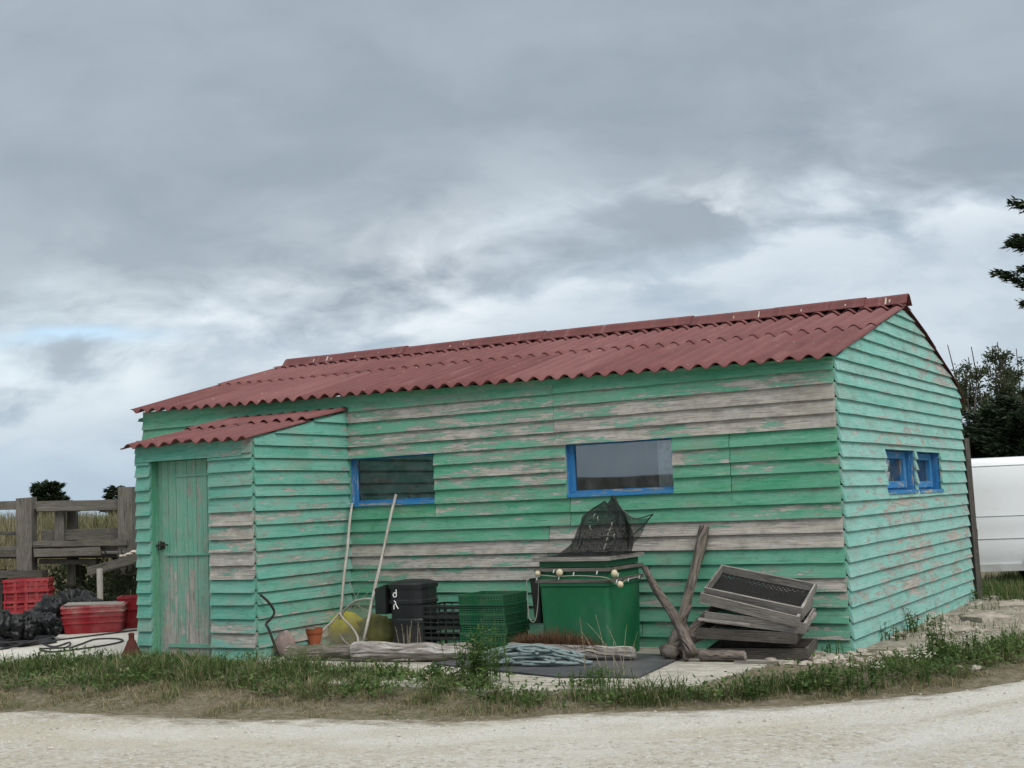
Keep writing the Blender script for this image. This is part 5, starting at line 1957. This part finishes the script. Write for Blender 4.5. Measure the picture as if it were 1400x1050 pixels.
q = W0(655, 934); plant('leafy_weed', 'tallest bushy green weed clump standing before the green crates', q[0], q[1], .46, 30, .30, .075, .024, 26, tint=.46, z=gz(*q))
q = W0(672, 925); plant('grass_stalks', 'thin feathery seed stalks rising before the green crates', q[0], q[1], .62, 10, .25, .03, .006, 26, tint=.75, lean=.2, bare=.35)
q = W0(590, 930); plant('broadleaf_weed', 'broad leaved green weed before the bleached log', q[0], q[1], .15, 14, .30, .10, .045, 9, tint=.35, lean=.8)
q = W0(540, 925); plant('leafy_weed', 'low green weed before the black bin', q[0], q[1], .13, 14, .3, .06, .02, 14, tint=.4, lean=.6)
q = W0(560, 905); plant('dry_stalks', 'pale dry weed stalks standing up before the black bin', q[0], q[1], .36, 9, .30, .02, .006, 10, mat='stalk', tint=.9, lean=.2, bare=.4)
q = W0(800, 938); plant('leafy_weed', 'upright green weed before the rope heap', q[0], q[1], .17, 16, .28, .06, .02, 16, tint=.45, lean=.4)
q = W0(850, 925); plant('dry_stalks', 'thin arching dry grass stalks before the green tank', q[0], q[1], .50, 8, .35, .02, .006, 14, mat='stalk', tint=.9, lean=.7, bare=.5)
q = W0(830, 943); plant('grass_tuft', 'loose green grass tuft at the front edge of the deck', q[0], q[1], .20, 22, .35, .05, .010, 10, tint=.6, lean=.5)
q = W0(1280, 908); plant('tall_weed', 'tallest leafy weed standing in the rubble before the gable', q[0], q[1], .40, 11, .20, .07, .026, 22, tint=.55, flower=.007)
q = W0(1255, 925); plant('flowering_weed', 'white flowered weed nearest the road before the gable', q[0], q[1], .26, 12, .26, .05, .018, 14, tint=.5, flower=.007)
q = W0(1325, 905); plant('flowering_weed', 'white flowered weed at the right, below the parked van', q[0], q[1], .28, 12, .3, .05, .018, 14, tint=.5, flower=.007)
q = W0(1190, 930); plant('flowering_weed', 'white flowered weed in the grass below the shed corner', q[0], q[1], .22, 12, .3, .05, .018, 14, tint=.45, flower=.007)
q = W0(1100, 935); plant('leafy_weed', 'dark green weed before the wooden trays', q[0], q[1], .19, 15, .3, .055, .018, 15, tint=.3, lean=.4)
q = W0(1030, 944); plant('leafy_weed', 'dark green weed at the right front corner of the deck', q[0], q[1], .17, 15, .3, .05, .018, 15, tint=.3, lean=.4)
q = W0(1160, 935); plant('leafy_weed', 'dark green weed in the grass under the corner of the shed', q[0], q[1], .19, 15, .3, .055, .018, 15, tint=.32, lean=.4)
plant('nettle', 'small green weed growing against the gable foot near the shed corner', .12, .95, .16, 10, .22, .05, .02, 12, tint=.4)
plant('nettle', 'green weed growing against the middle of the gable foot', .14, 1.75, .24, 14, .35, .055, .022, 14, tint=.38)
plant('nettle', 'green weed growing at the far end of the gable foot', .16, 5.1, .24, 10, .3, .06, .022, 12, tint=.4)
for (px, py, h, lb) in ((60, 915, .22, 'leafy weed at the left end of the verge before the coiled hose'), (130, 910, .20, 'leafy weed on the verge before the loose hose'), (245, 917, .16, 'leafy weed growing before the annex door'), (305, 922, .20, 'leafy weed growing at the right of the annex door')):
    q = W0(px, py); plant('leafy_weed', lb, q[0], q[1], h, 16, .34, .06, .020, 15, tint=.42, lean=.5)
plant('wall_weed', 'tiny weed at the wall foot between tank and driftwood', -1.62, -.12, .12, 8, .12, .04, .016, 8, tint=.4, z=GZ)
plant('wall_weed', 'tiny weed at the wall foot right of the trays', -.12, -.20, .12, 8, .14, .04, .016, 8, tint=.4, z=GZ)

# rubble and shells at the gable foot
rb = MB()
for _ in range(900):
    x = NR.uniform(.06, 2.6) if NR.random() < .85 else NR.uniform(-.5, .1)
    y = NR.uniform(-.9, 6.4) if x > .06 else NR.uniform(-.9, -.1)
    if y < road_y(x) + .75: continue
    if pn(x, y, 1.1, 2) < -.25: continue
    r = .012 + .05 * NR.random() ** 3
    lump(rb, (x, y, gz(x, y) + r * .15), (r * NR.uniform(.8, 1.6), r * NR.uniform(.8, 1.5), r * .5), NR.random() * 50, amp=.5, nu=7, nv=4)
M['rubble'] = plain('pale_rubble', (.40, .365, .31), .95, .1, scale=11, var=.5, dirt=(.22, .16, .13), dirt_amt=.8)
tag(rb.build('rubble', M['rubble']), 'pale stones and shell fragments scattered along the gable foot', 'rubble', kind='stuff')
for (x, y, w, d_, a, lb) in ((.55, 1.5, .42, .26, .4, 'flat pale stone slab nearest the shed corner'), (.62, 2.9, .5, .34, 1.0, 'flat pale stone slab midway along the gable foot'), (.75, 4.6, .55, .4, .2, 'flat pale stone slab at the far end of the gable')):
    mb = MB()
    mb.box((x, y, gz(x, y) + .018), (w, d_, .05), Matrix.Rotation(a, 3, 'Z') @ Matrix.Rotation(.04, 3, 'X'), jit=.03)
    tag(mb.build('stone_slab', M['rubble']), lb, 'stone', 'flat stones along the gable')
# rubble ground patch
rg = MB()
pts = []
for j in range(30):
    for i in range(15):
        u, v = i / 14, j / 29
        y = -.75 + 7.2 * v
        x0_ = .0 if y > 0 else -.5
        x1_ = max(x0_ + .1, 2.7 * smooth(-1.2, 2.5, y) + .2)
        x = x0_ + (x1_ - x0_) * u
        e = min(1, min(u * 6, (1 - u) * 5, v * 6, (1 - v) * 6)) if y < 0 else min(1, (1 - u) * 5, v * 6, (1 - v) * 6)
        pts.append((x, y, gz(x, y) + .014 * e - .008 + .015 * pn(x, y, 3, 6) * e))
rg.add(pts, [(j * 15 + i, j * 15 + i + 1, (j + 1) * 15 + i + 1, (j + 1) * 15 + i) for j in range(29) for i in range(14)])
g = NG('trampled_shell_soil')
o = g.coord('Object')
n1, n2 = g.noise(o, 2.4, 6, .65), g.noise(o, 26, 6, .75)
c = g.mix(g.mr(n1, .38, .62), (.36, .33, .27), (.23, .20, .15))
c = g.mix(g.mr(n2, .5, .68), c, (.52, .48, .41))
c = g.mix(g.mr(n2, .42, .32), c, (.12, .10, .08))
M['shellsoil'] = g.done(g.bsdf(c, .95, 0, .1, g.bump(n2, .8, .03)))
tag(rg.build('path', M['shellsoil'], smooth=True), kind='structure')

# dry grassy bank on the left, beyond the fence
lg = MB()
for _ in range(27000):
    d = NR.uniform(24.5, 46); px = NR.uniform(-110, 260) if NR.random() < .55 else NR.uniform(-700, -100)
    q = far(px, 700, d)
    x, y = q.x, q.y
    if x > -11.6: continue
    cl = pn(x, y, .35, 3)
    h = (.45 + .40 * NR.random()) * (1 + .25 * cl)
    t = min(1, max(0, .45 + cl * .5 + NR.normal(0, .2)))
    blade(lg, (x, y, gz(x, y) - .02), h, NR.uniform(0, 6.28), NR.uniform(.05, .5), .022, t)
tag(lg.build('dry_grass', M['reed']), 'tall dry straw coloured grass on the bank beyond the timber fence', 'grass', kind='stuff')


def bush(name, label, cat, c, r, n, L, mat, tint=.4, group=None, stems=5, sp=.9):
    t = thing(name, label, cat, c, group)
    lm, sm_ = MB(), MB()
    c = Vector(c)
    for k in range(stems):
        a = NR.uniform(0, 6.28)
        e = c + Vector((math.cos(a) * r[0] * .5, math.sin(a) * r[1] * .5, r[2] * NR.uniform(.9, 1.5)))
        sm_.tube([c + Vector((0, 0, -.05)), (c + e) / 2 + rdir() * .06, e], [.02 * r[2], .014 * r[2], .006 * r[2]], 5)
    for _ in range(n):
        d = rdir()
        k = NR.random() ** .45 * (1 + .35 * mnoise.noise(d * 2.2 + c * .37))
        q = c + Vector((d.x * r[0] * k, d.y * r[1] * k, r[2] + d.z * r[2] * k))
        if q.z < c.z: continue
        ld_ = (d + rdir() * .8).normalized()
        leaf(lm, q, ld_, rdir(), L * NR.uniform(.6, 1.3), L * .45, min(1, max(0, NR.normal(tint, .22))))
    b_ = len(sm_.v)
    sm_.at['tint'] = [0.0] * b_ + list(lm.at['tint'])
    sm_.v += lm.v; sm_.uv += lm.uv; sm_.f += [tuple(i + b_ for i in f) for f in lm.f]; sm_.mi += [1] * len(lm.f)
    sm_.build('foliage', [M['bark'], M[mat]], t)
    return t


q = far(150, 812, 21.3); bush('ivy_bush', 'dark leafy bush growing under the plank table', 'bush', (q.x, q.y, -.06), (.75, .5, .42), 1500, .09, 'bushleaf', .55)
q = far(178, 800, 20.6); bush('ivy_bush', 'dark leafy bush pressed between the annex and the plank table', 'bush', (q.x, q.y, -.06), (.35, .4, .45), 900, .08, 'bushleaf', .35)
q = far(60, 790, 23.5); bush('ivy_bush', 'dark weedy bush in the shade under the jetty', 'bush', (q.x, q.y, -.06), (2.6, .5, .36), 2600, .10, 'bushleaf', .25)

# ------------------------------------------------------------------ trees
def tree(name, label, base, htrunk, stems, crown, n, L, mat, tint, group=None):
    """several stems, each carrying upright sprays of leaves"""
    t = thing(name, label, 'tree', base, group)
    b = Vector(base)
    tm, lm = MB(), MB()
    tips = []
    for k in range(stems):
        a = 2 * PI * k / stems + NR.uniform(-.4, .4)
        e = b + Vector((math.cos(a) * crown[0] * NR.uniform(.2, .75), math.sin(a) * crown[0] * NR.uniform(.2, .75), crown[1] * NR.uniform(.72, 1.0)))
        m = b * .55 + e * .45 + Vector((NR.normal(0, .1), NR.normal(0, .1), .2))
        P = wpath([b, m, e], 6)
        tm.tube(P, list(np.linspace(.055, .014, len(P))), 6)
        for j in range(13):
            f = NR.uniform(.10, 1.0)
            q = P[int(f * (len(P) - 1))]
            d = (rdir(.1, .9)).normalized()
            e2 = q + d * NR.uniform(.4, .95) * crown[0] * .42
            tm.tube([q, (q + e2) / 2 + rdir() * .05, e2], [.025, .016, .007], 4)
            tips.append((q, e2))
    for k in range(n):
        q, e = tips[NR.integers(len(tips))]
        f = NR.random() ** .6
        c_ = q * (1 - f) + e * f + rdir() * NR.random() * .26
        dd = ((e - q).normalized() + rdir() * 1.0).normalized()
        leaf(lm, c_, dd, rdir(), L * NR.uniform(.6, 1.3), L * .38, min(1, max(0, NR.normal(tint + .25 * mnoise.noise(c_ * 1.3), .2))))
    tm.build('trunk', M['bark'], t)
    lm.build('crown', M[mat], t)
    return t


def base_at(px, d, z=None):
    q = far(px, 665, d)
    return (q.x, q.y, gz(q.x, q.y) if z is None else z)


tree('feathery_tree', 'feathery olive green tree nearest the shed roof at the right', base_at(1320, 41), 1, 9, (1.35, 5.4), 9500, .13, 'bushleaf', .62, 'trees behind the shed')
tree('feathery_tree', 'taller feathery olive green tree in front of the dark cypresses', base_at(1362, 42), 1, 10, (1.5, 5.9), 11000, .13, 'bushleaf', .66, 'trees behind the shed')
tree('feathery_tree', 'feathery tree half hidden behind the tall cypress at the right edge', base_at(1412, 49), 1, 9, (2.0, 6.2), 7000, .16, 'bushleaf', .5, 'trees behind the shed')


def cypress(name, label, base, H, prof, nl, leaves, L, group=None, flat=.28, droop=.05, sparse=1.0, tint=.45, zmin=.12):
    """dark conifer: flat layered limbs; prof(f) is the reach at height fraction f"""
    t = thing(name, label, 'tree', base, group)
    b = Vector(base)
    tm, lm = MB(), MB()
    P = [b + Vector((.12 * math.sin(k * 1.3), .1 * math.cos(k), H * k / 8)) for k in range(9)]
    tm.tube(P, list(np.linspace(.028 * H, .006 * H, 9)), 8)
    for k in range(nl):
        f = zmin + (1 - zmin) * ((k + NR.random()) / nl)
        a = 2.4 * k + NR.uniform(-.5, .5)
        R = prof(f) * NR.uniform(.55, 1.08)
        d = Vector((math.cos(a), math.sin(a), 0))
        o_ = b + Vector((0, 0, H * f))
        rise = NR.uniform(.02, .30) * R
        tip = o_ + d * R + Vector((0, 0, rise))
        Q = wpath([o_, o_ + d * R * .5 + Vector((0, 0, rise * .25)), tip], 5)
        tm.tube(Q, list(np.linspace(.010 * H, .0025 * H, len(Q))), 5)
        s = Vector((-d.y, d.x, 0))
        m = int(leaves * (.35 + R))
        for j in range(m):
            q = NR.random() ** .62
            c0 = Q[min(len(Q) - 1, int(q * (len(Q) - 1) + .5))]
            wd = R * flat * (1.05 - q) ** .7
            c_ = c0 + s * NR.normal(0, wd * .55) + d * NR.normal(0, .08) + Vector((0, 0, NR.normal(0, .05 + .045 * R * (1 - q)) + .03))
            ld_ = (d * 1.0 + s * NR.normal(0, .55) + Vector((0, 0, NR.normal(.12, .35)))).normalized()
            leaf(lm, c_, ld_, Vector((0, 0, 1)) + rdir() * .9, L * NR.uniform(.6, 1.4), L * .30, min(1, max(0, NR.normal(tint, .25))))
    tm.build('trunk', M['bark'], t)
    lm.build('crown', M['cypress'], t)
    return t


cb = base_at(1513, 42)
cypress('cypress_tree', 'tall dark cypress with bare layered limbs at the right edge of the photo', cb, 10.7,
        lambda f: 2.5 if f < .91 else 1.0, 46, 260, .21, 'cypresses behind the van', zmin=.26)
cypress('cypress_tree', 'low spreading dark cypress standing right behind the parked van', base_at(1410, 36), 3.5,
        lambda f: 2.4 * math.sqrt(max(.03, 1 - (max(0, f - .40) / .62) ** 2)), 60, 330, .17, 'cypresses behind the van', zmin=.08, tint=.4)
cypress('cypress_tree', 'low dark cypress seen between the shed gable and the van', base_at(1345, 37), 3.1,
        lambda f: 1.9 * math.sqrt(max(.03, 1 - (max(0, f - .40) / .62) ** 2)), 56, 330, .17, 'cypresses behind the van', zmin=.08, tint=.35)
cypress('cypress_tree', 'small lone cypress on the horizon at the far left', base_at(66, 118, .6), 4.1,
        lambda f: 1.7 * math.sqrt(max(.02, 1 - ((f - .35) / .66) ** 2)) + .3, 44, 200, .36, 'far trees on the horizon', zmin=.2)
cypress('cypress_tree', 'tiny far cypress half hidden by the fence post nearest the annex', base_at(160, 150, .6), 4.3,
        lambda f: 1.5 * math.sqrt(max(.02, 1 - ((f - .35) / .66) ** 2)) + .3, 34, 150, .38, 'far trees on the horizon', zmin=.2)

# low far land behind the photographer, mirrored in the panes
hm = MB()
cs = []
for i in range(61):
    a = math.radians(150 + 240 * i / 60)
    for (r, z) in ((140, -.4), (150, 2.2), (190, 5.0 + .9 * mnoise.noise(Vector((i * .35, 0, 0))) + .5 * mnoise.noise(Vector((i * 1.3, 4, 0)))), (240, 3.0), (260, -.5)):
        cs.append((CAM.x + r * math.cos(a), CAM.y + r * math.sin(a), z))
hm.add(cs, [(i * 5 + k, i * 5 + k + 1, i * 5 + k + 6, i * 5 + k + 5) for i in range(60) for k in range(4)])
tag(hm.build('hills', plain('far_scrub', (.055, .052, .04), .95, .1, scale=.08, var=.4), smooth=True), kind='structure')

# ------------------------------------------------------------------ sky and sun
SUN_EL, SUN_AZ = math.radians(46), math.radians(118)        # azimuth clockwise from +Y
sd = Vector((math.sin(SUN_AZ) * math.cos(SUN_EL), math.cos(SUN_AZ) * math.cos(SUN_EL), math.sin(SUN_EL)))
sl_ = bpy.data.lights.new('sun', 'SUN')
sl_.energy = 1.5
sl_.angle = math.radians(35)
sl_.color = (1.0, .95, .88)
so = bpy.data.objects.new('sun', sl_)
COL.objects.link(so)
so.rotation_euler = sd.to_track_quat('Z', 'Y').to_euler()

w = bpy.data.worlds.new('World')
scene.world = w
w.use_nodes = True


class WG(NG):
    def __init__(s, w):
        s.t = w.node_tree
        s.t.nodes.clear()
        s.out = s.t.nodes.new('ShaderNodeOutputWorld')


g = WG(w)
sky = g.t.nodes.new('ShaderNodeTexSky')
sky.sky_type = 'NISHITA'
sky.sun_disc = False
sky.sun_elevation = SUN_EL
sky.sun_rotation = SUN_AZ
dirv = g.coord('Generated')
X, Y, Zs = (g.n('SeparateXYZ', [dirv], k) for k in range(3))
zc = g.mth('MAXIMUM', Zs, .0)
hf = Vector((CF.x, CF.y, 0)).normalized()
hr_ = Vector((hf.y, -hf.x, 0))
def dot2(v): return g.mth('ADD', g.mth('MULTIPLY', X, v.x), g.mth('MULTIPLY', Y, v.y))
U = g.mth('DIVIDE', dot2(hr_), g.mth('ADD', g.mth('ABSOLUTE', dot2(hf)), .12))
V = g.mth('DIVIDE', zc, g.mth('ADD', g.mth('ABSOLUTE', dot2(hf)), .12))
pl0 = g.n('CombineXYZ', [U, g.mth('MULTIPLY', V, 2.1), 0.0])
wv = g.n('TexNoise', {'Vector': pl0, 'Scale': 5.0, 'Detail': 5.0}, 1)
pl = g.n('VectorMath', [pl0, g.n('VectorMath', [g.n('VectorMath', [wv, (.5, .5, .5)], operation='SUBTRACT'), (.13, .13, 0)], operation='MULTIPLY')], operation='ADD')
nA = g.noise(g.map(pl, (1.0, 1.0, 1), (3.2, 1.7, 0)), 3.4, 8, .50, .0)
nB = g.noise(g.map(pl, (1, 1, 1), (7.7, 2.4, 0)), 8.5, 9, .53, .0)
nC = g.noise(g.map(pl, (1, 1, 1), (1.1, 9.4, 0)), 1.8, 5, .5)
# edge between the dark deck of cloud above and the brighter broken band below
edge = g.mth('SUBTRACT', V, g.mth('ADD', .158, g.mth('MULTIPLY', U, .155)))
edge = g.mth('ADD', edge, g.mth('MULTIPLY', g.mth('SUBTRACT', nB, .5), -.17))
edge = g.mth('ADD', edge, g.mth('MULTIPLY', g.mth('SUBTRACT', nA, .5), -.15))
up = g.n('MapRange', [edge, -.016, .040, 0.0, 1.0], interpolation_type='SMOOTHSTEP')
darkc = g.mix(g.mr(nA, .34, .66), (.295, .352, .408), (.405, .468, .522))
darkc = g.mix(g.mr(nC, .40, .62, 0, .6), darkc, (.262, .316, .372))
darkc = g.mix(g.mr(nB, .40, .72, 0, .35), darkc, (.46, .52, .57))
lowc = g.mix(g.mr(g.mth('ADD', g.mth('MULTIPLY', nB, .6), g.mth('MULTIPLY', nA, .4)), .40, .58), (.400, .480, .560), (.580, .660, .730))
hz_ = g.mr(V, .085, .015)
lowc = g.mix(g.mth('MULTIPLY', hz_, .85), lowc, (.415, .530, .650))
rim = g.mth('MULTIPLY', g.mr(g.mth('ABSOLUTE', g.mth('ADD', edge, .022)), .034, .0), g.mr(nB, .44, .62))
lowc = g.mix(g.mth('MULTIPLY', rim, .9), lowc, (.78, .84, .88))
cl = g.mix(up, lowc, darkc)


def spot(px, py, wdt, amt, col):
    d = ray(px, py).normalized()
    k = g.mth('ADD', g.mth('ADD', g.mth('MULTIPLY', X, d.x), g.mth('MULTIPLY', Y, d.y)), g.mth('MULTIPLY', Zs, d.z))
    e = g.mth('EXPONENT', g.mth('DIVIDE', g.mth('SUBTRACT', k, 1.0), wdt))
    return g.mth('MULTIPLY', g.mth('MULTIPLY', e, g.mr(nB, .40, .62)), amt), col


for (px, py, wd_, am, co) in ((150, 468, .0014, .9, (.80, .87, .90)), (60, 470, .0010, .7, (.70, .82, .88)), (590, 380, .0012, .7, (.86, .90, .93)), (430, 420, .0022, .6, (.78, .84, .88)),
                              (975, 310, .0005, 1.2, (.90, .94, .96)), (1180, 290, .0022, .5, (.66, .73, .79)), (730, 310, .0016, .45, (.62, .69, .75))):
    a_, c__ = spot(px, py, wd_, am, co)
    cl = g.mix(a_, cl, c__)
# overcast skies grow brighter overhead
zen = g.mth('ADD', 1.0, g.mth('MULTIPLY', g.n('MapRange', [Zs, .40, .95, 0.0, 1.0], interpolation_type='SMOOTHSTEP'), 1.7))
cl = g.mix(g.mr(Zs, .40, .8, 0, .8), cl, (.50, .49, .47))
bg1 = g.n('Background', {0: sky.outputs[0], 1: .15})
back_ = g.n('MapRange', [dot2(hf), .1, -.7, 1.0, 1.35], interpolation_type='SMOOTHSTEP')
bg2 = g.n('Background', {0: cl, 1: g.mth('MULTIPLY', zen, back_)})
# thin break where blue shows through
d = ray(105, 461).normalized()
dh = abs(d.dot(hf)) + .12
u0, v0 = d.dot(hr_) / dh, d.z / dh
eu = g.mth('POWER', g.mth('DIVIDE', g.mth('SUBTRACT', U, u0), .055), 2.0)
ev = g.mth('POWER', g.mth('DIVIDE', g.mth('ADD', g.mth('SUBTRACT', V, v0), g.mth('MULTIPLY', g.mth('SUBTRACT', nB, .5), .05)), .0065), 2.0)
br = g.mth('MULTIPLY', g.mth('EXPONENT', g.mth('MULTIPLY', g.mth('ADD', eu, ev), -1.0)), g.mr(nA, .30, .6, .35, .8))
mixw = g.n('MixShader', [g.mth('SUBTRACT', .97, br), bg1, bg2])
g.t.links.new(mixw, g.out.inputs[0])

vs_ = scene.view_settings
vs_.view_transform = 'Standard'
vs_.look = 'None'
vs_.exposure = .14
vs_.gamma = 1
scene.cycles.use_denoising = True
scene.cycles.max_bounces = 6
scene.cycles.transparent_max_bounces = 24
